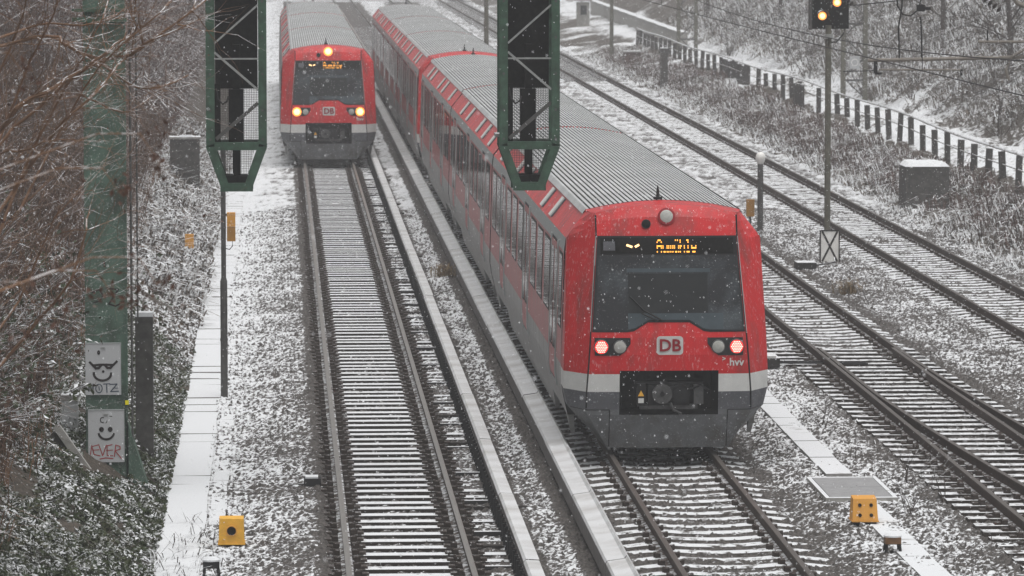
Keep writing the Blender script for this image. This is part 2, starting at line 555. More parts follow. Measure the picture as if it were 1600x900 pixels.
ct = tag(link('cable_trough', None), kind='structure')
tl = MB().b2(-.19, .19, -.49, .49, -.12, .07).mesh('trough_lid', M['slab'])
for k in range(28):
    yy = 62.45 + k
    link('trough_lid', tl, ct, (6.44, yy, -.21 + random.uniform(-.005, .01))).rotation_euler = (0, random.uniform(-.01, .01), random.uniform(-.006, .006))
for k in range(14):
    link('trough_lid', tl, ct, (6.40, 58.6 - k, -.22 + random.uniform(-.005, .01))).rotation_euler = (0, random.uniform(-.01, .01), random.uniform(-.006, .006))
ht = thing('cable_hatch', 'grey two-leaf steel hatch over the snowy cable trough in the foreground', 'hatch', (6.43, 60.55, -.165))
f = MB()
f.b2(-.50, .50, -1.12, -1.02, -.06, .03); f.b2(-.50, .50, 1.02, 1.12, -.06, .03)
f.b2(-.50, -.44, -1.02, 1.02, -.06, .03); f.b2(.44, .50, -1.02, 1.02, -.06, .03)
f.build('frame', M['concrete_lt'], ht)
for s in (-1, 1):
    MB().b2(-.43, .43, -.50, .50, -.02, .025).build('hatch_leaf', M['cablid'], ht, (0, s * .508, .006))

# ------------------------------------------------------------------ tracks
RAIL = [(-.075, -.172), (.075, -.172), (.075, -.160), (.012, -.145), (.010, -.045), (.036, -.035), (.036, -.004), (.028, 0), (-.028, 0), (-.036, -.004), (-.036, -.035), (-.010, -.045), (-.012, -.145), (-.075, -.160)]


def rail_mesh(pts, top):
    """pts: (x, y) centre line"""
    n = len(RAIL)
    mb = MB()
    vs = [(x + a, y, b) for x, y in pts for a, b in RAIL]
    fs, ms = [], []
    for i in range(len(pts) - 1):
        for k in range(n):
            q = (k + 1) % n
            fs.append((i * n + k, (i + 1) * n + k, (i + 1) * n + q, i * n + q)[::-1])
            ms.append(1 if k in (6, 7, 8) else 0)
    fs += [tuple(range(n)), tuple((len(pts) - 1) * n + k for k in range(n - 1, -1, -1))]
    ms += [0, 0]
    mb.add(vs, fs, ms)
    return mb.mesh('rail', [M['rail_side'], top])


def clip_boxes(mb, x, m=1, rich=True):
    for s in (-1, 1):
        mb.box((x + s * .115, 0, -.145), (.07, .13, .06), m)
        mb.box((x + s * .15, 0, -.15), (.03, .06, .09), m)
        if rich:
            mb.box((x + s * .21, .02, -.165), (.08, .16, .04), m)


def sleeper_flat():
    mb = MB()
    mb.b2(-.53, .53, -.125, .125, -.30, -.176, 0)
    for s in (-1, 1):
        mb.b2(min(s * .53, s * .98), max(s * .53, s * .98), -.125, .125, -.30, -.178, 2)
        mb.b2(min(s * .98, s * 1.27), max(s * .98, s * 1.27), -.125, .125, -.30, -.178, 0)
    for x in (-.75, .75): clip_boxes(mb, x)
    return mb.mesh('sleeper', [M['sleeper_flat'], M['clip'], M['sleeper_seat']])


def sleeper_long():
    mb = MB()
    mb.b2(-.53, .53, -.125, .125, -.30, -.176, 0)
    for s in (-1, 1):
        mb.b2(min(s * .53, s * .98), max(s * .53, s * .98), -.125, .125, -.30, -.178, 2)
    mb.b2(.98, 1.78, -.06, .06, -.30, -.160, 2)
    mb.b2(-1.27, -.98, -.125, .125, -.30, -.178, 0)
    for x in (-.75, .75): clip_boxes(mb, x)
    return mb.mesh('sleeper', [M['sleeper_flat'], M['clip'], M['sleeper_seat']])


def sleeper_conc():
    mb = MB()
    xs = [-1.3, -1.05, -.93, -.57, -.35, 0, .35, .57, .93, 1.05, 1.3]
    zs = [-.215, -.185, -.172, -.172, -.19, -.198, -.19, -.172, -.172, -.185, -.215]
    vs = []
    for x, z in zip(xs, zs):
        vs += [(x, -.15, -.34), (x, -.095, z - .018), (x, -.065, z), (x, .065, z), (x, .095, z - .018), (x, .15, -.34)]
    fs = []
    for i in range(len(xs) - 1):
        for k in range(5):
            a, b = i * 6 + k, (i + 1) * 6 + k
            fs.append((a, b, b + 1, a + 1))
    e = (len(xs) - 1) * 6
    fs += [(0, 1, 2, 3, 4, 5)[::-1], tuple(e + k for k in range(6))]
    mb.add(vs, fs, 0)
    for x in (-.75, .75): clip_boxes(mb, x, 1, False)
    return mb.mesh('sleeper', [M['sleeper_conc'], M['clip']])


def sleepers_far(y0, y1, mats, prof='flat'):
    mb = MB()
    y = y0
    while y < y1:
        if prof == 'flat':
            mb.b2(-1.27, 1.27, y - .125, y + .125, -.25, -.176, 0)
        else:
            mb.b2(-1.25, -.5, y - .09, y + .09, -.25, -.172, 0)
            mb.b2(.5, 1.25, y - .09, y + .09, -.25, -.172, 0)
            mb.b2(-.5, .5, y - .09, y + .09, -.25, -.21, 0)
        y += .6
    return mb


def track(x, top, mesh, y0, y1, yfar, far_prof, farmat, alt=None):
    t = tag(link('railway_track', None, None, (x, 0, 0)), kind='structure')
    for s in (-1, 1):
        link('rail', rail_mesh([(s * .7535, q) for q in (38, 90, 150, 250, 420)], top), t)
    y = y0
    k = 0
    while y < y1:
        me = alt if (alt is not None and k % 6 == 3) else mesh
        o = link('sleeper', me, t, (random.uniform(-.012, .012), y, random.uniform(-.006, .006)))
        o.rotation_euler = (0, 0, random.uniform(-.006, .006))
        y += .6
        k += 1
    fs = sleepers_far(y, yfar, farmat, far_prof).build('sleeper_run', [farmat], t)
    fs['kind'] = 'stuff'
    return t


SF, SL, SC = sleeper_flat(), sleeper_long(), sleeper_conc()
t1 = track(0.0, M['rail_top'], SF, 46.4, 138, 300, 'flat', M['sleeper_flat'], SL)
t2 = track(4.02, M['rail_top_dull'], SC, 46.5, 150, 300, 'conc', M['sleeper_conc'])
t4 = track(13.21, M['rail_top_dull'], SC, 76, 205, 380, 'conc', M['sleeper_conc'])

# third track: plain track beyond y = 81, turnout to the right before it
t3 = tag(link('railway_track', None, None, (8.88, 0, 0)), kind='structure')
yl = list(np.linspace(38, 81, 30)) + [120, 200, 420]
for pts in ([(-.7535, q) for q in yl],
            [(.7535 + float(turn(q)), q) for q in yl]):
    link('rail', rail_mesh(pts, M['rail_top_dull']), t3)
bl = list(np.linspace(38, 78.6, 28))
b1 = link('switch_blade', rail_mesh([(-.7535 + max(.10, float(turn(q))) if q > 72 else -.7535 + float(turn(q)), q) for q in bl], M['rail_top_dull']), t3)
b2_ = link('switch_blade', rail_mesh([(.7535 - .075 if q > 73 else .7535 - .0 + (0 if q < 62 else -.075 * (q - 62) / 11 * 0) - .075 * max(0, (q - 66) / 7), q) for q in bl], M['rail_top_dull']), t3)
y = 80.6
while y < 112:
    link('sleeper', SC, t3, (0, y, random.uniform(-.006, .006))).rotation_euler = (0, 0, random.uniform(-.008, .008))
    y += .6
o = sleepers_far(y, 300, M['sleeper_conc'], 'conc').build('sleeper_run', [M['sleeper_conc']], t3)
o['kind'] = 'stuff'
y = 80.0
while y > 47:
    off = float(turn(y))
    mb = MB()
    ext = .9 if y > 75.5 and int(y * 10) % 3 else 0
    mb.b2(-1.27 - ext, 1.27 + off, -.13, .13, -.32, -.178, 0)
    for x in (-.7535, .7535 + off): clip_boxes(mb, x)
    if off > .25:
        for x in (-.7535 + off, .7535): clip_boxes(mb, x, 1, False)
    mb.build('sleeper', [M['sleeper_wood'], M['clip']], t3, (0, y, random.uniform(-.006, .006)))
    y -= .62

# point machine beside the blades
pm = thing('point_machine', 'low dark point motor on long timbers left of the switch blades', 'point machine', (6.95, 77.2, -.17))
MB().b2(-.34, .34, -.38, .38, 0, .17).build('housing', M['darksnow'], pm)
MB().b2(-.28, .28, -.33, .33, .172, .20).build('lid', M['concrete_lt'], pm)
rd = MB()
rd.tube([(.34, -.1, .06), (1.05, -.1, .05), (1.95, -.1, .03)], .02)
rd.tube([(.34, .12, .06), (1.05, .12, .05), (1.95, .12, .03)], .02)
rd.build('drive_rod', M['dark'], pm)

# ------------------------------------------------------------------ conductor rails
def conductor(x, flip, label, poly, y0, y1):
    c = thing('conductor_rail', label, 'conductor rail', (x, 0, 0))
    L = 5.96
    me = MB().prism_y(poly, 0, L, [1] + [0] * (len(poly) - 2) + [1]).mesh('cover_section', [M['cover'], M['cover_side']])
    y = y0
    while y < y1:
        link('cover_section', me, c, (random.uniform(-.006, .006), y, random.uniform(-.004, .004)))
        y += 6
    mb = MB()
    mb.b2(flip * .03 - .05, flip * .03 + .05, y0, y1, -.10, .01)
    mb.build('power_rail', M['rail_side'], c)
    br = MB()
    y = y0 + .2
    while y < min(y1, 140):
        br.b2(-.16, .05, y - .03, y + .03, -.17, -.11) if flip < 0 else br.b2(-.05, .16, y - .03, y + .03, -.17, -.11)
        br.b2(flip * .13 - .015, flip * .13 + .015, y - .03, y + .03, -.11, .06)
        br.b2(flip * .08 - .06, flip * .08 + .06, y - .02, y + .02, -.02, .02)
        y += .40
    o = br.build('bracket_row', M['dark'], c)
    o['kind'] = 'stuff'
    return c


conductor(1.43, -1, 'snow-topped conductor rail cover on the right of the left track, beside the empty track bed', [(-.08, .02), (.11, -.02), (.115, .11), (.10, .155), (-.06, .165), (-.09, .13)], 46, 240)
conductor(2.50, 1, 'wide pale conductor rail cover running along the left side of the near train', [(-.17, -.12), (.14, -.03), (.15, .12), (.085, .20), (.06, .165), (-.15, .135), (-.17, .10)], 46, 240)
sb = MB()
y = 47.5
while y < 120:
    sb.b2(.95, 1.32, y - .04, y + .04, -.2, -.14)
    y += 3.0
sb = sb  # support arms below the cover
o = sb.build('support_arm', M['darksnow'])
o.parent = [q for q in COL.objects if q.name == 'conductor_rail'][0]
o.location = (-1.43, 0, 0)
o['kind'] = 'stuff'


# ------------------------------------------------------------------ trains
def yf(z):
    return float(np.interp(z, [.12, .62, .9, 1.3, 1.62, 1.8, 3.2, 3.5, 3.75], [.22, .06, .02, 0, .02, .07, .45, .58, .80]))


def seam(z):
    return float(np.interp(z, [.12, .65, .9, 3.2, 3.6], [.88, 1.20, 1.20, 1.03, 1.03]))


def half(z):
    return float(np.interp(z, [.12, .70, .97, 1.25, 3.15], [.92, 1.44, 1.50, 1.50, 1.425]))


def roofz(x):
    return 3.66 - .135 * (x / 1.12) ** 2


def fpt(x, z, off=0.):
    """point on the cab front for a lateral x and height z, off metres proud"""
    s = seam(min(z, 3.5))
    y = yf(z) + .05 * min(abs(x) / s, 1) ** 2
    if abs(x) > s:
        h = half(min(z, 3.15))
        y += .53 * ((abs(x) - s) / max(h - s, .05))
    return (x, y - off, z)


def patch(mb, x0, x1, zb, zt, off, m=0, nx=14, nz=6, edge=False):
    """curved plate on the cab front between x0..x1; zb, zt functions of x (or numbers)"""
    g = lambda q, x: q(x) if callable(q) else q
    vs = []
    for j in range(nz + 1):
        for i in range(nx + 1):
            x = x0 + (x1 - x0) * i / nx
            a, b = g(zb, x), g(zt, x)
            vs.append(fpt(x, a + (b - a) * j / nz, off))
    W = nx + 1
    fs = [(j * W + i, j * W + i + 1, (j + 1) * W + i + 1, (j + 1) * W + i) for j in range(nz) for i in range(nx)]
    n0 = len(vs)
    if edge:
        ring = [i for i in range(W)] + [j * W + nx for j in range(1, nz + 1)] + [nz * W + i for i in range(nx - 1, -1, -1)] + [j * W for j in range(nz - 1, 0, -1)]
        for r in ring:
            p = vs[r]
            vs.append((p[0], p[1] + off + .004, p[2]))
        L = len(ring)
        fs += [(ring[k], n0 + k, n0 + (k + 1) % L, ring[(k + 1) % L]) for k in range(L)]
    mb.add(vs, fs, m)


def cab_shell():
    mb = MB()
    zrows = [.12, .35, .62, .70, .96, 1.22, 1.27, 1.5, 1.75, 2.0, 2.4, 2.8, 3.15]
    def cols(z):
        s, h = seam(z), half(z)
        c = [-h, -(s + (h - s) * .5), -s]
        c += [-.72, -.4, 0, .4, .72]
        c += [s, s + (h - s) * .5, h]
        return c
    V = []
    for z in zrows:
        for x in cols(z): V.append(fpt(x, z))
    # rows above the window: up to the roof arch
    for t in (.33, .66, 1.0):
        for k, x in enumerate(cols(3.15)):
            hx = abs(x)
            if k in (0, 10):
                xx, zz = 1.425 + (1.15 - 1.425) * t, 3.15 + (3.50 - 3.15) * t
                yy = yf(zz) + .53 + .10 * t
            elif k in (1, 9):
                xx, zz = 1.23 + (1.08 - 1.23) * t, 3.15 + (3.52 - 3.15) * t
                yy = yf(zz) + .30 * (1 - .3 * t)
            else:
                xx = min(hx, 1.03)
                top = roofz(xx) - .02
                zz = 3.15 + (top - 3.15) * t
                yy = yf(zz) + .05 * (xx / 1.03) ** 2
            V.append((math.copysign(xx, x) if x else 0, yy, zz))
    # cap: back over the top
    for k, x in enumerate(cols(3.15)):
        xx = min(abs(x), 1.15) if k in (0, 10) else min(abs(x), 1.09)
        V.append((math.copysign(xx, x) if x else 0, 1.18, roofz(xx) + .012))
    NR, NC = len(zrows) + 4, 11
    fs, ms = [], []
    for j in range(NR - 1):
        for i in range(NC - 1):
            if 2 <= j < 6 and 3 <= i < 7: continue     # coupler recess
            fs.append((j * NC + i, j * NC + i + 1, (j + 1) * NC + i + 1, (j + 1) * NC + i))
            z = zrows[j] if j < len(zrows) else 9
            ms.append(3 if z < .69 else 2 if z < .95 else 1 if z < 1.21 else 0)
    mb.add(V, fs, ms)
    # side returns of the cab, back to y = 1.2
    for s in (-1, 1):
        zz = zrows
        vs = []
        for z in zz:
            p = fpt(s * half(z), z)
            vs += [p, (p[0], 1.2, z)]
        f2, m2 = [], []
        for k in range(len(zz) - 1):
            q = (2 * k, 2 * k + 2, 2 * k + 3, 2 * k + 1)
            f2.append(q if s > 0 else q[::-1])
            f2[-1] = f2[-1][::-1]
            m2.append(3 if zz[k] < .69 else 2 if zz[k] < .95 else 1 if zz[k] < 1.21 else 0)
        mb.add(vs, f2, m2)
        # shoulder return
        p1, p2 = (s * 1.425, yf(3.15) + .53, 3.15), (s * 1.15, yf(3.5) + .63, 3.50)
        f3 = [(0, 1, 2, 3)]
        mb.add([p1, (s * 1.425, 1.2, 3.15), (s * 1.15, 1.2, 3.50), p2], f3, 0)
    return mb.mesh('cab_shell', [M['red'], M['white'], M['bandgrey'], M['skirt']])


def section(m_low=0):
    """right half outline of the carriage from bottom to shoulder top: (x, z, material)"""
    return [(1.40, .50), (1.47, .80), (1.50, 1.0), (1.50, 1.25), (1.455, 2.92), (1.43, 3.12), (1.15, 3.47)]


def carriage_shell(L, ystart):
    mb = MB()
    R = section()
    mm = [2, 2, 2, 1, 3, 0]
    for s in (-1, 1):
        vs = [(s * x, ystart, z) for x, z in R] + [(s * x, L, z) for x, z in R]
        n = len(R)
        fs = [(k, k + 1, n + k + 1, n + k) for k in range(n - 1)]
        if s > 0: fs = [f[::-1] for f in fs]
        fs = [f[::-1] for f in fs]
        mb.add(vs, fs, mm)
    for yy in (ystart, L):
        out = [(x, yy, z) for x, z in R] + [(0, yy, roofz(0) - .05)] + [(-x, yy, z) for x, z in reversed(R)]
        mb.add(out, [tuple(range(len(out)))], 4)
    mb.add([(-1.4, ystart, .5), (1.4, ystart, .5), (1.4, L, .5), (-1.4, L, .5)], [(0, 1, 2, 3)], 4)
    return mb.mesh('body', [M['red'], M['redside'], M['sidegrey'], M['bandlite'], M['black']])


M['bandlite'] = surf('light_grey_cant_rail', (.38, .40, .40), .45, .12, 4, stretch=(1, 4, 1))


def roof_mesh(L, ystart):
    mb = MB()
    N = 32
    prof, mt = [], []
    X0 = 1.13
    for k in range(N):
        a = -X0 + 2 * X0 * k / N
        wd = 2 * X0 / N
        prof += [(a, 0), (a + wd * .62, 0), (a + wd * .66, -.03), (a + wd * .96, -.03)]
        mt += [0, 1, 1, 1]
    prof.append((X0, 0))
    P = [(x, roofz(x) + dz + .015) for x, dz in prof]
    n = len(P)
    vs = [(x, ystart, z) for x, z in P] + [(x, L, z) for x, z in P]
    fs = [(k, k + 1, n + k + 1, n + k) for k in range(n - 1)]
    mb.add(vs, fs, mt)
    # plain gutter strips and end arches
    for s in (-1, 1):
        q = [(s * 1.13, ystart, 3.55), (s * 1.185, ystart, 3.475), (s * 1.185, L, 3.475), (s * 1.13, L, 3.55)]
        mb.add(q, [(0, 1, 2, 3)], 0)
    for yy in (ystart, L):
        vs = [(x, yy, z) for x, z in P] + [(x, yy, z - .12) for x, z in P]
        mb.add(vs, [(k, k + 1, n + k + 1, n + k) for k in range(n - 1)], 2)
    return mb.mesh('roof', [M['roof'], M['groove'], M['red']])


def window_mesh(wd, z0, z1):
    """window in the left (-x) side; dark glass in a rubber frame"""
    mb = MB()
    def sx(z): return float(np.interp(z, [1.25, 2.92], [1.50, 1.455]))
    for (a, b, c, d, off, m) in ((-wd / 2 - .04, wd / 2 + .04, z0 - .04, z1 + .04, .004, 1), (-wd / 2, wd / 2, z0, z1, .010, 0)):
        vs = [(-sx(c) - off, a, c), (-sx(c) - off, b, c), (-sx(d) - off, b, d), (-sx(d) - off, a, d)]
        vs += [(-sx(c) + .02, a, c), (-sx(c) + .02, b, c), (-sx(d) + .02, b, d), (-sx(d) + .02, a, d)]
        mb.add(vs, [(3, 2, 1, 0)[::-1] if False else (0, 3, 2, 1), (0, 1, 5, 4), (1, 2, 6, 5), (2, 3, 7, 6), (3, 0, 4, 7)], m)
    return mb


def door_mesh():
    mb = MB()
    def sx(z): return float(np.interp(z, [.8, 1.0, 1.25, 2.92], [1.47, 1.50, 1.50, 1.455]))
    def slab(a, b, c, d, off, m):
        zs = [c] + [q for q in (1.0, 1.25) if c < q < d] + [d]
        for u, v in zip(zs[:-1], zs[1:]):
            mb.add([(-sx(u) - off, a, u), (-sx(v) - off, a, v), (-sx(v) - off, b, v), (-sx(u) - off, b, u),
                    (-sx(u) + .02, a, u), (-sx(v) + .02, a, v), (-sx(v) + .02, b, v), (-sx(u) + .02, b, u)],
                   [(0, 1, 2, 3), (4, 5, 1, 0), (3, 2, 6, 7), (1, 5, 6, 2), (0, 3, 7, 4)], m)
    slab(-.72, .72, .86, 2.98, .003, 2)
    for s in (-1, 1):
        a, b = (.012, .68) if s > 0 else (-.68, -.012)
        slab(a, b, .90, 2.94, .012, 0)
        slab(a + .09 if s > 0 else a + .09, b - .09, 1.35, 2.84, .018, 1)
    slab(-.79, -.725, .82, 3.0, .022, 3)
    slab(.725, .79, .82, 3.0, .022, 3)
    return mb


def mirror_x(mb):
    o = MB()
    o.v = [(-x, y, z) for x, y, z in mb.v]
    o.f = [f[::-1] for f in mb.f]
    o.m = list(mb.m)
    return o


MESH = {}
def car_meshes(L, ys, key):
    if key not in MESH:
        MESH[key] = (carriage_shell(L, ys), roof_mesh(L, max(ys, 1.05) if ys > .5 else ys))
    return MESH[key]


wm = window_mesh(1.28, 1.80, 2.84)
WIN = {-1: wm.mesh('window', [M['glass'], M['black']]), 1: mirror_x(wm).mesh('window', [M['glass'], M['black']])}
wm = window_mesh(.62, 1.80, 2.84)
WINS = {-1: wm.mesh('cab_window', [M['glass'], M['black']]), 1: mirror_x(wm).mesh('cab_window', [M['glass'], M['black']])}
dm = door_mesh()
DM = [M['redside'], M['glass'], M['black'], M['bandlite']]
DOOR = {-1: dm.mesh('door', DM), 1: mirror_x(dm).mesh('door', DM)}


def vent_mesh():
    # slot in the sloping shoulder panel
    mb = MB()
    a, b = Vector((-1.405, 0, 3.165)), Vector((-1.185, 0, 3.44))
    n = Vector((-.78, 0, .62))
    for off, wd, m in ((.012, .30, 0), (.030, .19, 1)):
        q = [a + n * off + Vector((0, -wd, 0)), b + n * off + Vector((0, -wd, 0)), b + n * off + Vector((0, wd, 0)), a + n * off + Vector((0, wd, 0))]
        q2 = [p - n * .03 for p in q]
        mb.add(q + q2, [(0, 3, 2, 1)[::-1], (0, 1, 5, 4), (1, 2, 6, 5), (2, 3, 7, 6), (3, 0, 4, 7)], m)
    return mb


vm = vent_mesh()
VENT = {-1: vm.mesh('roof_vent', [M['bandgrey'], M['white']]), 1: mirror_x(vm).mesh('roof_vent', [M['bandgrey'], M['white']])}


def bogie_mesh():
    mb = MB()
    for s in (-1, 1):
        mb.b2(s * 1.02 - .06, s * 1.02 + .06, -1.5, 1.5, .42, .62, 0)
        for yy in (-1.1, 1.1):
            mb.box((s * 1.05, yy, .43), (.16, .3, .3), 0)
            n = 18
            vs = [(s * .80, yy + .42 * math.cos(2 * math.pi * k / n), .42 + .42 * math.sin(2 * math.pi * k / n)) for k in range(n)]
            vs += [(s * .68, p[1], p[2]) for p in vs]
            mb.add(vs, [tuple(range(n)), tuple(range(2 * n - 1, n - 1, -1))] + [(k, (k + 1) % n, n + (k + 1) % n, n + k) for k in range(n)], 1)
    mb.b2(-1.0, 1.0, -.3, .3, .45, .65, 0)
    return mb.mesh('bogie', [M['dark'], M['rail_side']])


BOGIE = bogie_mesh()


def skirt_mesh(L, s):
    mb = MB()
    if True:
        vs = [(s * 1.40, 0, .505), (s * 1.34, .10, .20), (s * 1.34, L - .25, .20), (s * 1.40, L, .505), (s * 1.30, 0, .505), (s * 1.28, .10, .20), (s * 1.28, L - .25, .20), (s * 1.30, L, .505)]
        fs = [(0, 1, 2, 3), (7, 6, 5, 4), (0, 4, 5, 1), (1, 5, 6, 2), (2, 6, 7, 3)]
        mb.add(vs, fs, 0)
    return mb


SKIRT = {}
def text_mesh(s, size, mat, ext=.004, off=0., name='text'):
    c = bpy.data.curves.new(name, 'FONT')
    c.body = s
    c.size = size
    c.extrude = ext
    c.offset = off
    c.align_x = 'CENTER'
    c.align_y = 'CENTER'
    c.resolution_u = 3
    o = bpy.data.objects.new(name, c)
    COL.objects.link(o)
    dg = bpy.context.evaluated_depsgraph_get()
    me = bpy.data.meshes.new_from_object(o.evaluated_get(dg))
    bpy.data.objects.remove(o)
    me.name = name
    me.materials.clear()
    me.materials.append(mat)
    return me


def rrect(w, h, r, n=5):
    pts = []
    for cx, cy, a0 in ((w / 2 - r, h / 2 - r, 0), (-w / 2 + r, h / 2 - r, 90), (-w / 2 + r, -h / 2 + r, 180), (w / 2 - r, -h / 2 + r, 270)):
        for k in range(n + 1):
            a = math.radians(a0 + 90 * k / n)
            pts.append((cx + r * math.cos(a), cy + r * math.sin(a)))
    return pts


def logo_frame():
    """rounded square: white rim, red field, thin white line as on the nose"""
    mb = MB()
    A, B = rrect(.385, .27, .05), rrect(.335, .22, .03)
    n = len(A)
    vs = [(x, 0, z) for x, z in A] + [(x, 0, z) for x, z in B]
    vs += [(x, .012, z) for x, z in A]
    fs = [(k, n + k, n + (k + 1) % n, (k + 1) % n) for k in range(n)] + [(k, (k + 1) % n, 2 * n + (k + 1) % n, 2 * n + k) for k in range(n)]
    mb.add(vs, fs, 0)
    vs = [(x, .001, z) for x, z in B]
    mb.add(vs, [tuple(range(n))[::-1]], 1)
    return mb.mesh('emblem', [M['white'], M['white']])


def led_rows(rows, cell=.0115):
    """rows: list of (z, [(x0, x1)...]) in metres about the display's centre"""
    mb = MB()
    for z, segs in rows:
        for a, b in segs:
            x = a
            while x < b - .001:
                mb.box((x + cell / 2, 0, z), (cell * .92, .004, .026), 0)
                x += cell
    return mb


def build_cab(car, lit_head):
    """all the details on the cab front, children of the carriage"""
    if 'cab' not in MESH: MESH['cab'] = cab_shell()
    link('cab_front', MESH['cab'], car)
    # windscreen: a black surround, then tinted glass, blind and desk behind it
    if 'ws' not in MESH:
        def zb(x):
            x = abs(x)
            return float(np.interp(x, [0, .31, .50, .57, 1.2], [1.965, 1.965, 1.84, 1.825, 1.825]))
        def edge(mb, inset, off, m, ztop=3.20, x=None):
            # columns narrow with height: build by rows instead
            nz, nx = 10, 22
            vs = []
            for j in range(nz + 1):
                for i in range(nx + 1):
                    u = -1 + 2 * i / nx
                    xb = u * (1.11 - inset)
                    zlo = zb(xb) + inset
                    z = zlo + (ztop - inset - zlo) * j / nz
                    xw = (np.interp(z, [1.82, 3.2], [1.115, 1.015]) - inset)
                    vs.append(fpt(u * xw, z, off))
            W = nx + 1
            fs = [(j * W + i, j * W + i + 1, (j + 1) * W + i + 1, (j + 1) * W + i) for j in range(nz) for i in range(nx)]
            mb.add(vs, fs, m)
        a = MB(); edge(a, 0, .006, 0)
        MESH['wsf'] = a.mesh('windscreen_surround', [M['black']], True)
        b = MB(); edge(b, .03, .012, 0, 2.95)
        MESH['ws'] = b.mesh('windscreen', [M['shield']], True)
        c = MB(); patch(c, -.58, .58, 2.10, 2.66, .0165, 0, 8, 4)
        MESH['blind'] = c.mesh('cab_blind', [M['cabin']], True)
        c = MB(); patch(c, -.60, .62, 2.68, 2.735, .0175, 0, 8, 1)
        MESH['strip'] = c.mesh('cab_lamp_strip', [M['cabdash']], True)
        c = MB(); patch(c, -.59, .80, lambda x: float(np.interp(abs(x), [0, .31, .50, .57, 1.2], [2.0, 2.0, 1.88, 1.86, 1.86])), 2.095, .0165, 0, 14, 2)
        MESH['desk'] = c.mesh('cab_desk', [M['cabdash']], True)
        c = MB(); patch(c, -.97, .97, 2.945, 3.17, .0125, 0, 12, 2)
        MESH['panel'] = c.mesh('display_panel', [M['board']], True)
        c = MB(); patch(c, -.93, -.76, 2.99, 3.12, .017, 0, 2, 1)
        MESH['camera_port'] = c.mesh('sensor_plate', [M['bandgrey']])
    for nm, k in (('windscreen_surround', 'wsf'), ('windscreen', 'ws'), ('cab_blind', 'blind'), ('cab_lamp_strip', 'strip'), ('cab_desk', 'desk'), ('display_panel', 'panel'), ('sensor_plate', 'camera_port')):
        link(nm, MESH[k], car)
    # seams of the middle panel
    if 'seamm' not in MESH:
        mb = MB()
        for s in (-1, 1):
            pts = [fpt(s * seam(z), z, .0) for z in (.72, .95, 1.3, 1.6, 1.8, 2.2, 2.7, 3.2, 3.49)]
            mb.tube(pts, .012, 4, 0)
            mb.tube([fpt(s * .86, z, .0) for z in (.14, .35, .60, .69)], .008, 4, 0)
        mb.tube([fpt(x, .695, .0) for x in (-1.40, -1.2, -.95, -.86)], .008, 4, 0)
        mb.tube([fpt(x, .695, .0) for x in (.86, .95, 1.2, 1.40)], .008, 4, 0)
        MESH['seamm'] = mb.mesh('panel_seam', [M['black']])
        # bright edge of the windscreen
        for s in (-1, 1):
            mb = MB()
            mb.tube([fpt(s * (np.interp(z, [1.82, 3.2], [1.135, 1.032])), z, .004) for z in (1.83, 2.3, 2.8, 3.19)], .010, 4, 0)
            MESH['wsedge', s] = mb.mesh('windscreen_edge', [M['bandlite']])
        mb = MB()
        mb.tube([fpt(-.10, 2.0, .03), fpt(-.36, 2.14, .045), fpt(-.56, 2.34, .045)], .011, 4)
        mb.tube([fpt(-.16, 1.99, .03), fpt(-.40, 2.10, .05)], .009, 4)
        MESH['wiper'] = mb.mesh('wiper', [M['black']])
    link('panel_seam', MESH['seamm'], car)
    for s in (-1, 1): link('windscreen_edge', MESH['wsedge', s], car)
    link('wiper', MESH['wiper'], car)
    # destination display, only part of its LED rows lit at this instant
    GL = {'A': '0111010001100011111110001100011000100000'[:35], 'u': '00000000001000110001100011001101101', 'm': '00000000001101010101101011010110101',
          'ü': '01010000001000110001100011001101101', 'h': '10000100001011011001100011000110001', 'l': '01100001000010000100001000010001110', 'e': '00000000000111010001111111000001110'}
    word = 'Aumühle'
    if 'ledm' not in MESH:
        mb = MB()
        cx_, cz_ = .0150, .0285
        for i, ch in enumerate(word):
            for q, bit in enumerate(GL[ch]):
                if bit == '1' and q // 5 not in (2, 5):
                    mb.box(((i * 5.6 + q % 5 - 18.8) * cx_, 0, (3 - q // 5) * cz_), (cx_ * .95, .004, cz_ * .72), 0)
        MESH['ledm'] = mb.mesh('destination_text', [M['led']])
        mb = MB()
        mb.bar((-.095, 0, .012), (-.01, 0, -.02), .012, .030, 0)
        mb.bar((.03, 0, -.018), (.09, 0, .015), .012, .030, 0)
        MESH['ledl'] = mb.mesh('line_number', [M['ledwhite']])
    p = fpt(.135, 3.055, .03)
    o = link('destination_text', MESH['ledm'], car, p); o.rotation_euler.x = -.26; o['kind'] = 'stuff'
    p = fpt(-.50, 3.06, .03)
    o = link('line_number', MESH['ledl'], car, p); o.rotation_euler.x = -.26
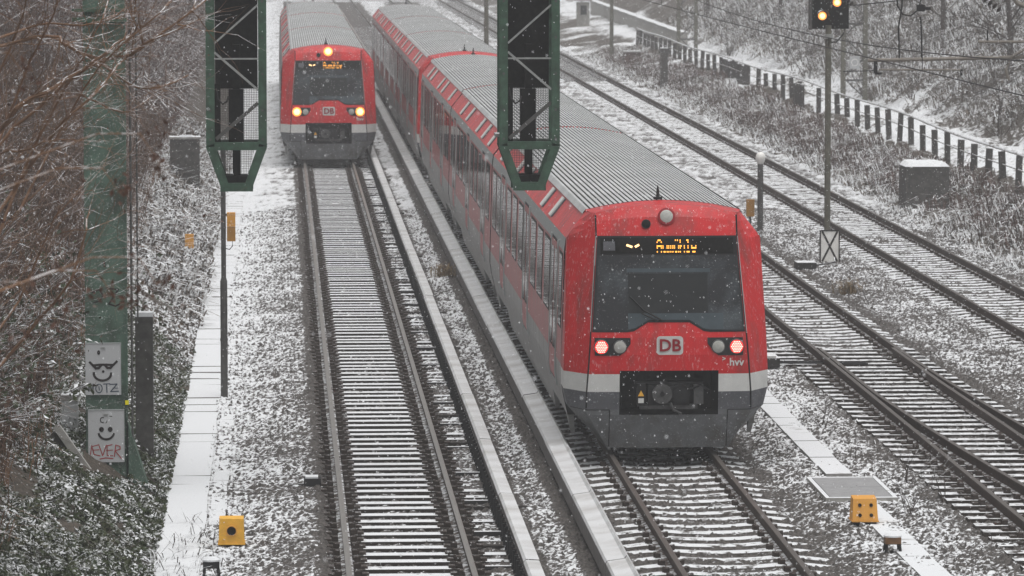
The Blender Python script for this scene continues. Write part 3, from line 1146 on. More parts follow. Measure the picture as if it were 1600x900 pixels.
    # lamps
    if 'housing' not in MESH:
        mb = MB()
        for s in (-1, 1):
            pass
        q = MB(); patch(q, .56, 1.08, lambda x: float(np.interp(x, [.56, .70, 1.08], [1.66, 1.49, 1.49])), lambda x: 1.745, .010, 0, 10, 3)
        MESH['housing'] = {1: q.mesh('lamp_housing', [M['black']]), -1: mirror_x(q).mesh('lamp_housing', [M['black']])}
        def lamp(r, mats, cores=False, rim=1.16):
            mb = MB()
            n = 20
            vs, fs, ms = [], [], []
            rings = [(r * rim, .02, 0), (r * rim, -.012, 0), (r, -.018, 0), (r * .8, -.026, 1), (r * .4, -.034, 1)]
            for rr, yy, _ in rings:
                vs += [(rr * math.cos(2 * math.pi * k / n), yy, rr * math.sin(2 * math.pi * k / n)) for k in range(n)]
            for i in range(len(rings) - 1):
                for k in range(n):
                    fs.append((i * n + k, i * n + (k + 1) % n, (i + 1) * n + (k + 1) % n, (i + 1) * n + k)[::-1])
                    ms.append(1 if i >= 2 else 0)
            fs.append(tuple(4 * n + k for k in range(n))[::-1]); ms.append(1)
            fs = [f[::-1] for f in fs]
            mb.add(vs, fs, ms)
            if cores:
                for a in range(-3, 4):
                    for b in range(-3, 4):
                        xx, zz = (a + .5 * (b % 2)) * r * .26, b * r * .24
                        if math.hypot(xx, zz) < r * .82:
                            mb.box((xx, -.034, zz), (r * .15, .012, r * .15), 2)
            return mb.mesh('lamp', mats)
        MESH['tail'] = lamp(.098, [M['lensring'], M['taillight'], M['tailcore']], True)
        MESH['head'] = lamp(.088, [M['lensring'], M['lens']])
        MESH['headon'] = lamp(.095, [M['headhalo'], M['headlit']], False, 1.5)  # rim widened to carry the imitated halo
        MESH['top'] = lamp(.095, [M['reddark'], M['lens']], False, 1.35)
        MESH['topon'] = lamp(.095, [M['headhalo'], M['headlit']], False, 1.5)
        MESH['darkport'] = lamp(.058, [M['black'], M['board']])
    for s in (-1, 1):
        link('lamp_housing', MESH['housing'][s], car)
        xo, xi = s * .985, s * .715
        if lit_head:
            o = link('headlight', MESH['headon'], car, fpt(xo, 1.615, .012)); o['label'] = 'lit warm white outer headlight'
        else:
            o = link('tail_light', MESH['tail'], car, fpt(xo, 1.615, .012)); o['label'] = 'lit red tail light'
        o = link('headlight', MESH['head'], car, fpt(xi, 1.615, .012))
    o = link('top_headlight', MESH['topon' if lit_head else 'top'], car, fpt(0, 3.475, .03)); o.rotation_euler.x = -.3
    o = link('camera_port', MESH['darkport'], car, fpt(-.30, 3.37, .02)); o.rotation_euler.x = -.3
    # emblem and operator lettering
    if 'emb' not in MESH:
        MESH['emb'] = logo_frame()
        MESH['dbt'] = text_mesh('DB', .245, M['reddark'], .004, .006, 'emblem_letters')
        MESH['hvv'] = text_mesh('hvv', .155, M['white'], .003, .003, 'operator_letters')
        MESH['chev'] = text_mesh('>', .09, M['white'], .003, .003, 'operator_letters')
    o = link('emblem', MESH['emb'], car, fpt(0.01, 1.635, .014))
    o = link('emblem_letters', MESH['dbt'], car, fpt(0.01, 1.630, .022)); o.rotation_euler.x = math.pi / 2
    o = link('operator_letters', MESH['hvv'], car, fpt(.985, 1.385, .008)); o.rotation_euler = (math.pi / 2, 0, .03)
    o = link('operator_letters', MESH['chev'], car, fpt(.80, 1.435, .008)); o.rotation_euler = (math.pi / 2, 0, .03)
    # coupler in its recess
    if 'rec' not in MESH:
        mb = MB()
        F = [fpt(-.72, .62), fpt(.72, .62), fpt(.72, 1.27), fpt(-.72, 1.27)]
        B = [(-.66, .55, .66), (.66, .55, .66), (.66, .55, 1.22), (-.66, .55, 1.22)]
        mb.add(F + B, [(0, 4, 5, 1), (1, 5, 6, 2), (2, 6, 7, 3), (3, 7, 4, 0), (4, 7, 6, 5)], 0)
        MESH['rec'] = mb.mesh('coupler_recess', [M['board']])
        mb = MB()
        mb.b2(-.42, .42, .06, .22, .70, .76, 1)
        mb.b2(-.30, .30, .04, .30, .76, 1.06, 0)
        mb.disc((-.10, .93), .145, -.02, 1, 18, .08)
        mb.disc((.17, .93), .14, .00, 2, 18, .08)
        mb.disc((.17, .93), .10, -.01, 0, 18, .03)
        mb.disc((-.10, .93), .035, -.035, 2, 10, .03)
        mb.b2(-.47, -.34, .0, .10, .76, 1.08, 2)
        mb.b2(.36, .50, .0, .10, .78, 1.06, 1)
        mb.b2(-.5, .5, .06, .12, 1.07, 1.10, 2)
        mb.tube([(.30, .02, 1.0), (.45, -.02, 1.06), (.58, .05, .98)], .02, 6, 2)
        mb.tube([(.02, .0, .80), (.06, -.01, .70), (.18, .02, .64)], .02, 6, 1)
        MESH['coup'] = mb.mesh('coupler', [M['dark'], M['coupler'], M['black']])
        mb = MB()
        mb.add([(-.455, -.004, .90), (-.365, -.004, .90), (-.41, -.004, .985)], [(0, 1, 2)], 0)
        MESH['warn'] = mb.mesh('warning_sticker', [M['yellow']])
        mb = MB()
        mb.b2(-.45, -.37, -.006, .0, .80, .87, 0)
        MESH['warn2'] = mb.mesh('white_sticker', [M['white']])
    link('coupler_recess', MESH['rec'], car)
    link('coupler', MESH['coup'], car, (0, .0, 0))
    link('warning_sticker', MESH['warn'], car)
    link('white_sticker', MESH['warn2'], car)
    # horn / aerial
    if 'ant' not in MESH:
        mb = MB()
        mb.b2(-.06, .06, -.06, .10, 0, .03)
        mb.tube([(0, 0, .02), (0, .02, .13), (0, .03, .20)], [.03, .022, .008], 6)
        MESH['ant'] = mb.mesh('roof_aerial', [M['dark']])
    link('roof_aerial', MESH['ant'], car, (-.06, 1.3, 3.68))


M['coupler'] = surf('grey_coupler_iron', (.075, .075, .075), .55, .3, 14)


def make_train(label, x, y0, units, lit):
    tr = thing('commuter_train', label, 'train', (x, y0, 0), 'red commuter trains')
    y = 0.
    LEN = (22.8, 20.8, 22.8)
    for u in range(units):
        for c, L in enumerate(LEN):
            rev = c == 2
            car = link('carriage', None, tr, (0, y + (L if rev else 0), 0))
            if rev: car.rotation_euler.z = math.pi
            ys = 1.2 if c != 1 else .15
            bm, rm = car_meshes(L - .15, ys, 'end' if c != 1 else 'mid')
            link('body', bm, car)
            link('roof', rm, car)
            if c != 1:
                build_cab(car, lit and u == 0 and not rev)
                for s in (-1, 1): link('cab_window', WINS[s], car, (0, 1.75, 0)); 
            doors = (3.1, 10.5, 18.1) if c != 1 else (3.2, 10.4, 17.6)
            wins = [4.95 + 1.85 * k for k in range(3)] + [12.4 + 1.9 * k for k in range(3)] + [19.9, 21.5]
            if c == 1: wins = [1.45] + [5.0 + 1.8 * k for k in range(3)] + [12.2 + 1.8 * k for k in range(3)] + [19.35]
            for s in (-1, 1):
                for d in doors: link('door', DOOR[s], car, (0, d, 0))
                for q in wins: link('window', WIN[s], car, (0, q, 0))
                for q in ((5.2, 7.5, 13.0, 15.6, 20.2) if c != 1 else (2.6, 5.4, 8.0, 13.0, 16.0)):
                    link('roof_vent', VENT[s], car, (0, q, 0))
            for q in (2.9, L - 2.9): link('bogie', BOGIE, car, (0, q, 0))
            for a, b in ((1.25, 1.6), (4.7, L - 4.7), (L - 1.2, L - .25)):
                for s in (-1, 1):
                    key = (round(b - a, 2), s)
                    if key not in SKIRT:
                        SKIRT[key] = skirt_mesh(b - a, s).mesh('side_skirt', [M['sidegrey']])
                    link('side_skirt', SKIRT[key], car, (0, a, 0))
            if c != 1 and rev is False and u == 0:
                pass
            y += L
        y += .6
    return tr


make_train('near red commuter train showing red tail lights on the middle track', 4.07, 62.9, 2, False)
make_train('far red commuter train coming head-on with warm white headlights lit', -.01, 136.4, 1, True)


# ------------------------------------------------------------------ signal gantry and hanging signal frames
def stroke(mb, pts, wd, y, m=0):
    """flat brush stroke lying on a plate that faces -y; pts (x, z)"""
    for k in range(len(pts) - 1):
        a, b = Vector((pts[k][0], pts[k][1])), Vector((pts[k + 1][0], pts[k + 1][1]))
        d = (b - a)
        if d.length < 1e-6: continue
        d.normalize()
        n = Vector((-d.y, d.x)) * wd / 2
        a2, b2 = a - d * wd * .3, b + d * wd * .3
        P = [a2 - n, b2 - n, b2 + n, a2 + n]
        yy = y - .0004 * k
        mb.add([(p.x, yy, p.y) for p in P], [(0, 1, 2, 3)], m)


gx, gy = -3.98, 60.5
ga = thing('signal_gantry', 'tall green steel gantry column rising from the left bank behind branches', 'gantry', (gx, gy, 0))
cb = MB()
wd = .56
cb.b2(-wd / 2, wd / 2, -.02, 0, -.3, 9.6, 0)           # front face sheet of the box column
cb.b2(-wd / 2, wd / 2, .48, .50, -.3, 9.6, 0)
cb.b2(-wd / 2, -wd / 2 + .03, 0, .48, -.3, 9.6, 0)
cb.b2(wd / 2 - .03, wd / 2, 0, .48, -.3, 9.6, 0)
cb.b2(wd / 2, wd / 2 + .025, -.05, -.02, -.3, 9.6, 0)   # flange edge
cb.build('column', M['green'], ga)
cb = MB()
cb.add([(.28, -.05, .9), (.28, .3, .9), (.62, .3, -.2), (.62, -.05, -.2), (.28, -.05, -.2), (.28, .3, -.2)], [(0, 3, 2, 1), (0, 4, 3), (1, 2, 5), (3, 4, 5, 2)], 0)
cb.build('foot_gusset', M['green'], ga)
cb = MB()
cb.tube([(.36, .05, .1), (.36, .05, 9.4)], .018, 6)
cb.tube([(.44, .2, 2.3), (.44, .2, 9.4)], .013, 6)
cb.build('conduit', M['post'], ga)
cb = MB()
cb.b2(-.4, 8.2, -.1, .6, 9.4, 9.9)
cb.build('crossbeam', M['green'], ga)
cb = MB(); cb.b2(.265, .315, -.058, -.05, 1.10, 1.16); cb.build('yellow_tag', M['yel'], ga)
cb = MB(); cb.b2(-.42, .33, -.12, -.02, 6.40, 6.46); cb.b2(-.42, .33, -.12, -.02, 6.54, 6.58); cb.build('clamp_bar', M['green_frame'], ga)
cb = MB()
stroke(cb, [(-.18, 2.66), (-.08, 2.70), (-.03, 2.62), (-.08, 2.54), (-.16, 2.52)], .018, -.023)
cb.build('graffiti', M['ink'], ga)
cb = MB()
stroke(cb, [(.02, 2.72), (.18, 2.70), (.05, 2.50), (.14, 2.47), (.20, 2.50)], .022, -.023)
cb.build('graffiti', M['ink'], ga)


def plate(label, z0, z1, x0, x1, draw):
    t = thing('sign_plate', label, 'sign', ((x0 + x1) / 2, gy - .03, (z0 + z1) / 2), 'pale plates on the green column')
    w_, h_ = x1 - x0, z1 - z0
    mb = MB()
    mb.b2(-w_ / 2, w_ / 2, -.030, .004, -h_ / 2, h_ / 2, 0)
    mb.build('plate', M['plate'], t)
    mb = MB()
    mb.b2(-w_ / 2 - .006, w_ / 2 + .006, -.036, .006, h_ / 2 + .001, h_ / 2 + .014)
    mb.b2(-w_ / 2 - .007, -w_ / 2 - .001, -.034, .004, -h_ / 2, h_ / 2)
    mb.b2(w_ / 2 + .001, w_ / 2 + .007, -.034, .004, -h_ / 2, h_ / 2)
    mb.build('rim', M['bandlite'], t)
    mb = MB(); mb.b2(-.03, .03, -.045, -.031, h_ / 2 - .06, h_ / 2 - .045); mb.build('latch', M['steelbar'], t)
    draw(t, -.032)


def arc(cx, cz, rx, rz, a0, a1, n=10):
    return [(cx + rx * math.cos(math.radians(a0 + (a1 - a0) * k / n)), cz + rz * math.sin(math.radians(a0 + (a1 - a0) * k / n))) for k in range(n + 1)]


def draw_cool(t, y):
    mb = MB()
    stroke(mb, arc(-.06, .235, .012, .022, 0, 360), .018, y)
    stroke(mb, [(-.185, .10), (-.14, .055), (-.05, .065), (.05, .065), (.14, .06), (.19, .11)], .032, y)
    stroke(mb, [(-.13, .05), (-.10, .015), (-.06, .02), (-.03, .055)], .035, y - .005)
    stroke(mb, [(.03, .055), (.06, .02), (.10, .02), (.13, .055)], .035, y - .005)
    stroke(mb, arc(0, -.03, .008, .008, 0, 360, 8), .02, y)
    stroke(mb, arc(-.01, -.055, .12, .10, 175, 362, 14), .032, y)
    mb.build('graffiti', M['ink'], t)
    mb = MB()
    stroke(mb, [(-.20, -.20), (-.20, -.31)], .014, y); stroke(mb, [(-.20, -.255), (-.14, -.255)], .012, y - .003); stroke(mb, [(-.14, -.20), (-.14, -.31)], .014, y - .002)
    stroke(mb, arc(-.06, -.265, .045, .06, 0, 360, 12), .013, y); stroke(mb, [(-.06, -.24), (-.055, -.29)], .012, y - .003)
    stroke(mb, [(.0, -.205), (.09, -.20)], .013, y); stroke(mb, [(.045, -.205), (.05, -.32)], .013, y - .003)
    stroke(mb, [(.09, -.21), (.19, -.205), (.10, -.31), (.21, -.305)], .014, y - .001)
    stroke(mb, [(.13, -.26), (.20, -.262)], .010, y - .006)
    mb.build('graffiti_letters', M['inkblue'], t)


def draw_smile(t, y):
    mb = MB()
    stroke(mb, arc(-.05, .23, .03, .035, 60, 300, 8), .013, y)
    for x in (-.065, .055):
        stroke(mb, arc(x, .098, .016, .018, 0, 360, 10), .034, y)
    stroke(mb, arc(0, .055, .105, .095, 190, 350, 14), .030, y)
    mb.build('graffiti', M['ink'], t)
    mb = MB()
    stroke(mb, [(-.10, -.115), (-.20, -.14), (-.17, -.25), (-.09, -.27)], .014, y); stroke(mb, [(-.19, -.19), (-.10, -.185)], .012, y - .003)
    stroke(mb, [(-.10, -.13), (-.05, -.27), (.0, -.12)], .014, y - .001)
    stroke(mb, [(.08, -.115), (.01, -.13), (.01, -.265), (.09, -.27)], .014, y - .002); stroke(mb, [(.0, -.195), (.09, -.19)], .012, y - .006)
    stroke(mb, [(.11, -.28), (.13, -.12), (.19, -.14), (.19, -.18), (.12, -.20), (.21, -.31)], .014, y - .004)
    stroke(mb, [(-.09, -.315), (-.01, -.30), (.09, -.31)], .016, y)
    stroke(mb, [(-.2, -.12), (-.22, -.25)], .012, y - .006)
    mb.build('graffiti_letters', M['inkred'], t)


plate('pale plate sprayed with a face in dark glasses, upper one on the green column', 1.24, 1.95, -4.255, -3.775, draw_cool)
plate('pale plate with sprayed smiley and red word EVER, lower one on the green column', .30, 1.02, -4.225, -3.735, draw_smile)


def signal_frame(cx, label, ledge):
    t = thing('hanging_signal', label, 'signal', (cx, 60.4, 4.08), 'signal frames hanging from the gantry')
    # local: z 0 = bottom plate
    P = MB()
    D = .62
    for yy in (0, D):
        for s in (-1, 1):
            P.box((s * .36, yy, 3.05), (.115, .07, 4.9), 0)
            a, b = Vector((s * .37, yy, .62)), Vector((s * .165, yy, .06))
            P.bar(a, b, .07, .115, 0)
        P.b2(-.30, .30, yy - .034, yy + .034, .55, .66, 0)
        P.b2(-.225, .225, yy - .036, yy + .036, -.02, .09, 0)
    for s in (-1, 1):
        for zz in (.60, 2.6, 5.3):
            P.b2(s * .36 - .03, s * .36 + .03, .036, D - .036, zz - .04, zz + .04, 0)
    P.build('frame', M['green_frame'], t)
    for nm, z0, z1 in (('backboard', 1.38, 5.45),):
        MB().b2(-.295, .295, D - .15, D - .12, z0, z1).build(nm, M['board'], t)
    for a_, b_, w_ in (((-.30, -.01, 2.02), (.30, -.01, 2.55), .025), ((-.30, -.01, 1.90), (.30, -.01, 1.38), .03), ((-.30, -.012, 1.81), (.30, -.012, 1.81), .022), ((-.30, -.01, 3.9), (.30, -.01, 3.3), .025)):
        MB().bar(a_, b_, .02, w_).build('brace', M['steelbar'], t)
    B = MB()
    B.bar((.30, .02, 1.20), (-.28, .02, .70), .03, .05)
    B.build('dark_brace', M['post'], t)
    H = MB()
    H.b2(-.11, .10, .20, .42, .62, 1.38); H.b2(-.05, .05, .24, .34, 1.38, 2.0); H.b2(-.055, .055, .22, .34, .10, .62)
    H.b2(-.30, -.22, .25, .33, .65, 1.45)
    H.b2(-.17, .17, .05, .5, .10, .19)
    H.build('signal_housing', M['board'], t)
    H = MB(); H.tube([(-.28, .1, 1.4), (-.25, .1, 1.25), (-.19, .1, 1.18), (-.13, .1, 1.22), (-.11, .15, 1.28)], .014, 6); H.build('cable', M['cable'], t)
    # wire mesh screen, behind
    W = MB()
    z = .12
    yy = D - .06
    while z < 1.45:
        hw = .30 if z > .60 else .14 + (.26 - .14) * (z - .1) / .5
        W.b2(-hw, hw, yy - .002, yy + .002, z - .0028, z + .0028); z += .024
    x = -.298
    while x < .30:
        z0 = .62 if abs(x) > .27 else max(.10, .10 + (abs(x) - .14) / .12 * .5)
        W.b2(x - .0028, x + .0028, yy + .003, yy + .007, z0, 1.45); x += .024
    o = W.build('wire_screen', M['wire'], t)
    o['kind'] = 'stuff'
    # fastening bolts
    K = MB()
    for s in (-1, 1):
        for zz in (.7, 1.1, 1.6, 2.1, 2.6): K.box((s * .36, -.04, zz), (.03, .012, .03))
    K.build('bolt_row', M['post'], t)['kind'] = 'stuff'
    if ledge:
        MB().b2(-.47, -.36, .1, .5, .72, .76).build('snow_ledge', M['slab'], t)
    return t


signal_frame(-2.155, 'green signal cage hanging beside the far oncoming train', False)
signal_frame(1.895, 'green signal cage hanging in front of the near train roof', True)

# ------------------------------------------------------------------ posts, boxes and cabinets
t = thing('lineside_post', 'slim dark grey post standing beside the snowy walkway', 'post', (-2.50, 72.9, -.25))
MB().tube([(0, 0, 0), (0, 0, 2.0)], .062, 10).build('lower_post', M['post'], t)
MB().tube([(0, 0, 2.0), (0, 0, 2.06), (0, 0, 4.2)], [.062, .043, .043], 10).build('upper_post', M['post'], t)
MB().tube([(0, 0, 1.0), (0, 0, 1.04)], .07, 10).build('collar', M['post'], t)
t2_ = thing('post_box', 'pair of ochre boxes clamped one over the other on the slim grey post', 'box', (-2.37, 72.9, 2.42))
MB().b2(-.07, .07, -.06, .06, .0, .235).build('lower_box', M['ochre'], t2_)
MB().b2(-.07, .07, -.06, .06, .245, .48).build('upper_box', M['orange'], t2_)
MB().tube([(.02, 0, 0), (.02, 0, -.08), (-.03, 0, -.14), (-.1, 0, -.12)], .008, 5).build('cable', M['cable'], t2_)
MB().b2(-.10, -.07, -.03, .03, .42, .46).build('clamp', M['post'], t2_)


def lineside_box(label, loc, col, kind, rz=0):
    t = thing('track_box', label, 'box', loc, None, rz)
    mb = MB()
    if kind == 'hole':
        mb.prism_y([(-.165, .10), (.165, .10), (.155, .42), (-.155, .42)], -.15, .15)
        mb.b2(-.175, .175, -.16, .16, .085, .105)
    else:
        vs = [(-.17, -.16, .12), (.17, -.16, .12), (.17, .16, .12), (-.17, .16, .12), (-.155, -.10, .40), (.155, -.10, .40), (.155, .14, .42), (-.155, .14, .42)]
        mb.add(vs, [(0, 3, 2, 1), (4, 5, 6, 7), (0, 1, 5, 4), (1, 2, 6, 5), (2, 3, 7, 6), (3, 0, 4, 7)], 0)
        mb.b2(-.18, .18, -.17, .17, .10, .118)
    mb.build('case', col, t)
    if kind == 'hole':
        m2 = MB(); m2.disc((0, .265), .058, -.162, 0, 18, .02); m2.build('port', M['board'], t)
        m2 = MB()
        n = 18
        vs = [(r * math.cos(2 * math.pi * k / n), yy, .265 + r * math.sin(2 * math.pi * k / n)) for r, yy in ((.058, -.150), (.058, -.172), (.07, -.172), (.07, -.150)) for k in range(n)]
        fs = [(i * n + k, i * n + (k + 1) % n, (i + 1) * n + (k + 1) % n, (i + 1) * n + k) for i in range(3) for k in range(n)]
        m2.add(vs, fs); m2.build('port_ring', M['orange'], t)
    else:
        for xx in (-.07, .08):
            for zz in (.19, .32):
                m2 = MB(); m2.disc((xx, zz), .024, -.175 + (zz - .12) * .21, 0, 10, .03); m2.build('cap', M['black'], t)
    for a, b in ((-.12, -.1), (.12, -.1), (-.12, .1), (.12, .1)):
        MB().b2(a - .02, a + .02, b - .02, b + .02, -.06, .10).build('leg', M['dark'], t)
    if kind == 'hole':
        MB().b2(-.13, .13, -.13, .13, .04, .084).build('tray', M['dark'], t)
    else:
        MB().b2(-.15, .15, -.14, .14, .0, .098).build('tray', M['dark'], t)
    return t


lineside_box('yellow box with one round dark port beside the walkway', (-2.20, 55.7, -.24), M['yellow'], 'hole')
lineside_box('orange box with four dark caps beside the cable hatch', (6.14, 57.1, -.22), M['orange'], 'caps')


def small_device(label, loc, m, s=1.0):
    t = thing('track_device', label, 'track device', loc)
    t.scale = (s, s, s)
    MB().b2(-.10, .10, -.09, .09, .16, .24).build('case', m, t)
    mb = MB()
    n = 12
    vs = [(.115 * math.cos(2 * math.pi * k / n), .10 * math.sin(2 * math.pi * k / n), z) for z in (.242, .262) for k in range(n)]
    vs += [(.07 * math.cos(2 * math.pi * k / n), .06 * math.sin(2 * math.pi * k / n), .29) for k in range(n)]
    mb.add(vs, [(i * n + k, i * n + (k + 1) % n, (i + 1) * n + (k + 1) % n, (i + 1) * n + k) for i in range(2) for k in range(n)] + [tuple(2 * n + k for k in range(n))])
    mb.build('snow_cap', M['snow'], t)
    for a, b in ((-.08, -.07), (.08, -.07), (-.08, .07), (.08, .07)):
        MB().tube([(a, b, .17), (a * 1.25, b * 1.25, -.04)], .02, 5).build('leg', M['dark'], t)
    return t


small_device('small dark snow-capped device on legs at the bottom edge below the yellow box', (-2.42, 53.0, -.22), M['dark'])
small_device('small brown snow-capped device on legs below the orange box', (6.17, 54.6, -.22), M['brownbox'], 1.0)

t = thing('trackside_junction', 'small dark snow-topped junction box beside the left rail of the empty track', 'junction box', (-1.12, 61.4, -.22))
MB().b2(-.12, .12, -.14, .14, 0, .16).build('case', M['dark'], t)
MB().b2(-.10, .08, -.12, .12, .162, .185).build('snow_cap', M['snow'], t)
MB().tube([(-.12, 0, .06), (-.5, -.05, .04), (-.9, .05, .03), (-1.15, -.1, .03)], .022, 6).build('cable', M['darksnow'], t)

# equipment cabinet on the left bank, far
t = thing('equipment_cabinet', 'dark grey lineside cabinet with snowy lid on the left bank', 'cabinet', (-4.18, 122.0, .05))
MB().b2(-.41, .41, -.3, .3, -.3, 1.5).build('case', M['concretedk'] if 'concretedk' in M else M['concrete'], t)
MB().b2(-.44, .44, -.33, .33, 1.502, 1.56).build('lid', M['slab'], t)
MB().b2(-.16, .22, -.1, .1, 1.562, 1.60).build('snow_heap', M['snow'], t)
t = thing('marker_post', 'small orange marker standing on the snowy left bank', 'marker', (-3.62, 100.0, -.1))
MB().b2(-.10, .10, -.06, .06, .30, .62).build('head', M['orange'], t)
MB().tube([(0.02, 0, -.2), (0.02, 0, .30)], .03, 6).build('stem', M['post'], t)

t = thing('concrete_post', 'weathered square concrete post with snow on top behind the green column', 'post', (-3.50, 62.2, .0))
MB().b2(-.125, .125, -.125, .125, -.3, 2.17).build('shaft', M['concrete_brown'] if 'concrete_brown' in M else M['concrete'], t)
MB().b2(-.12, .12, -.12, .12, 2.172, 2.23).build('snow_cap', M['snow'], t)
t = thing('small_cabinet', 'small pale cabinet half hidden by leaves left of the green column', 'cabinet', (-4.52, 61.4, .35))
MB().b2(-.11, .11, -.15, .15, -.5, .72).build('case', M['plate'], t)
MB().b2(-.125, .125, -.17, .17, .722, .80).build('lid', M['slab'], t)
t = thing('retaining_plank', 'sloping snow-edged concrete plank against the bank below the pale cabinet', 'plank', (-4.35, 60.0, .25))
mb = MB()
mb.bar((-.30, 0, .62), (.38, -.1, -.35), .06, .10, 0)
mb.build('edge_beam', M['concrete_lt'], t)
mb = MB()
mb.add([(-.30, .03, .57), (.36, -.07, -.38), (-.2, -.05, -.6), (-.55, .05, .3), (-.30, .08, .57), (.36, -.02, -.38), (-.2, .0, -.6), (-.55, .1, .3)], [(3, 2, 1, 0), (4, 5, 6, 7), (0, 1, 5, 4), (1, 2, 6, 5), (2, 3, 7, 6), (3, 0, 4, 7)])
mb.build('slab_face', M['concrete'], t)

# ------------------------------------------------------------------ right-hand signal with its number board
t = thing('colour_light_signal', 'slim grey signal mast with two lit amber lamps beside the far right track', 'signal', (11.12, 100.6, -.25))
MB().tube([(0, 0, 0), (0, 0, 5.5)], .072, 10).build('mast', M['postgreen'], t)
hd = MB().b2(-.40, .48, .05, .30, 5.42, 7.3).build('head', M['board'], t)
MB().b2(-.43, -.385, -.06, .30, 5.40, 7.3).build('side_plate', M['post'], t)
for (a, b) in ((-.14, 5.72), (.20, 6.03)):
    m2 = MB(); m2.disc((a, b), .095, .00, 0, 18, .05); m2.disc((a, b), .06, -.006, 1, 14, .005); m2.build('lit_lamp', [M['amberlit'], M['ambercore']], t)
    m2 = MB()
    pts = [(a + .14 * math.cos(math.radians(q)), b + .14 * math.sin(math.radians(q))) for q in range(0, 181, 15)]
    vs = [(p, .05, q) for p, q in pts] + [(p, -.24, q) for p, q in pts]
    n = len(pts)
    m2.add(vs, [(k, k + 1, n + k + 1, n + k) for k in range(n - 1)]); m2.build('hood', M['darksnow'], t)
MB().tube([(.03, .05, 5.1), (.2, .05, 5.12), (.36, .08, 5.3), (.40, .1, 5.45)], .018, 6).build('cable', M['cable'], t)
MB().tube([(0, -.08, 5.2), (0, -.08, 5.3)], .1, 8).build('clamp', M['steelbar'], t)
t = thing('signal_board', 'white board with a black cross standing at the foot of the amber signal mast', 'sign', (11.13, 100.2, -.22))
MB().b2(-.22, .22, -.02, .02, .0, .74).build('board', M['signwhite'], t)
mb = MB()
for a in ((-.235, -.205, .0, .76), (.205, .235, .0, .76)):
    mb.b2(a[0], a[1], -.03, .025, a[2], a[3])
mb.b2(-.205, .205, -.03, .025, -.01, .02); mb.b2(-.205, .205, -.03, .025, .735, .765)
mb.build('rim', M['ink'], t)
mb = MB()
stroke(mb, [(-.17, .72), (.17, .05)], .045, -.023); stroke(mb, [(.17, .72), (-.17, .05)], .045, -.0245)
mb.build('cross', M['ink'], t)
t = thing('cable_box', 'low dark box with snowy cable beside the track near the white crossed board', 'box', (10.35, 98.4, -.2))
MB().b2(-.22, .22, -.3, .3, 0, .16).build('case', M['darksnow'], t)
MB().tube([(.22, 0, .08), (.5, .1, .1), (.75, .6, .1), (.85, 1.5, .12)], .02, 6).build('cable', M['darksnow'], t)

t = thing('lamp_post', 'short dark post with pale globe top behind the near train', 'lamp post', (10.6, 110.0, -.25))
MB().tube([(0, 0, 0), (0, 0, 1.75)], .075, 10).build('shaft', M['post'], t)
mb = MB()
n = 12
rg = [(.07, 1.75), (.10, 1.80), (.125, 1.90), (.115, 1.98), (.07, 2.03), (.02, 2.05)]
vs = [(r * math.cos(2 * math.pi * k / n), r * math.sin(2 * math.pi * k / n), z) for r, z in rg for k in range(n)]
mb.add(vs, [(i * n + k, i * n + (k + 1) % n, (i + 1) * n + (k + 1) % n, (i + 1) * n + k) for i in range(len(rg) - 1) for k in range(n)] + [tuple((len(rg) - 1) * n + k for k in range(n))])
mb.build('globe', M['signwhite'], t, smooth=True)
t = thing('post_sign', 'ochre box next to the globe-topped post behind the near train', 'box', (10.38, 110.3, -.25))
MB().b2(-.10, .10, -.08, .08, .40, .83).build('case', M['ochre'], t)
MB().tube([(0, 0, 0), (0, 0, .40)], .03, 6).build('stem', M['post'], t)

# concrete block on the right bank
t = thing('concrete_block', 'squat dark concrete block with rough snowy top on the right bank', 'concrete block', (15.9, 117.5, .0))
mb = MB()
mb.b2(-.60, .58, -.6, .7, -.4, 1.0)
mb.build('block', M['concrete'], t)
mb = MB()
rr = random.Random(3)
N = 9
vs = [(-.62 + 1.22 * i / N, -.62 + 1.34 * j / N, 1.005 + (.05 + .09 * rr.random() if 0 < i < N and 0 < j < N else 0)) for j in range(N + 1) for i in range(N + 1)]
mb.add(vs, [(j * (N + 1) + i, j * (N + 1) + i + 1, (j + 1) * (N + 1) + i + 1, (j + 1) * (N + 1) + i) for j in range(N) for i in range(N)])
mb.build('snow_top', M['snow'], t)

# ------------------------------------------------------------------ fence on the right bank
def gz(x, y):
    return float(base_z(np.array([float(x)]), np.array([float(y)]))[0])


fe = thing('rail_fence', 'long dark post fence with a snow-topped handrail along the right bank', 'fence')
fy = 104.
pm_ = MB().b2(-.085, .085, -.075, .075, -.5, .80).mesh('post', M['fence'])
tops = []
k = 0
rr = random.Random(5)
while fy < 245:
    x = 18.6 + .25 * math.sin(fy * .05)
    z = .42 + .04 * math.sin(fy * .23)
    tops.append((x - .02, fy, z + .83))
    if not (166 < fy < 169 or 186 < fy < 200):
        o = link('post', pm_, fe, (x, fy, z + rr.uniform(-.10, .02)))
        o.rotation_euler = (rr.uniform(-.03, .03), rr.uniform(-.05, .05), rr.uniform(-.1, .1))
    fy += 2.75
for k in range(0, len(tops) - 1, 3):
    seg_ = tops[k:k + 4]
    MB().tube(seg_, .036, 6).build('handrail', M['fencerail'], fe)
mb = MB().tube([(p[0], p[1], p[2] - .42) for p in tops], .02, 5)
mb.build('lower_wire', M['fencerail'], fe)
t = thing('timber_screen', 'dark boarded screen between the fence posts behind the signal mast', 'screen', (18.4, 167.5, .4))
for k in range(9):
    MB().b2(-.03, .03, -.17, .17, -.4, .80 + rr.uniform(-.06, .06)).build('board', M['fence'], t, (rr.uniform(-.02, .02), -1.6 + k * .36, 0))
t = thing('timber_screen', 'dark boarded screen at the far end of the fence under snowy brambles', 'screen', (18.6, 193, .4))
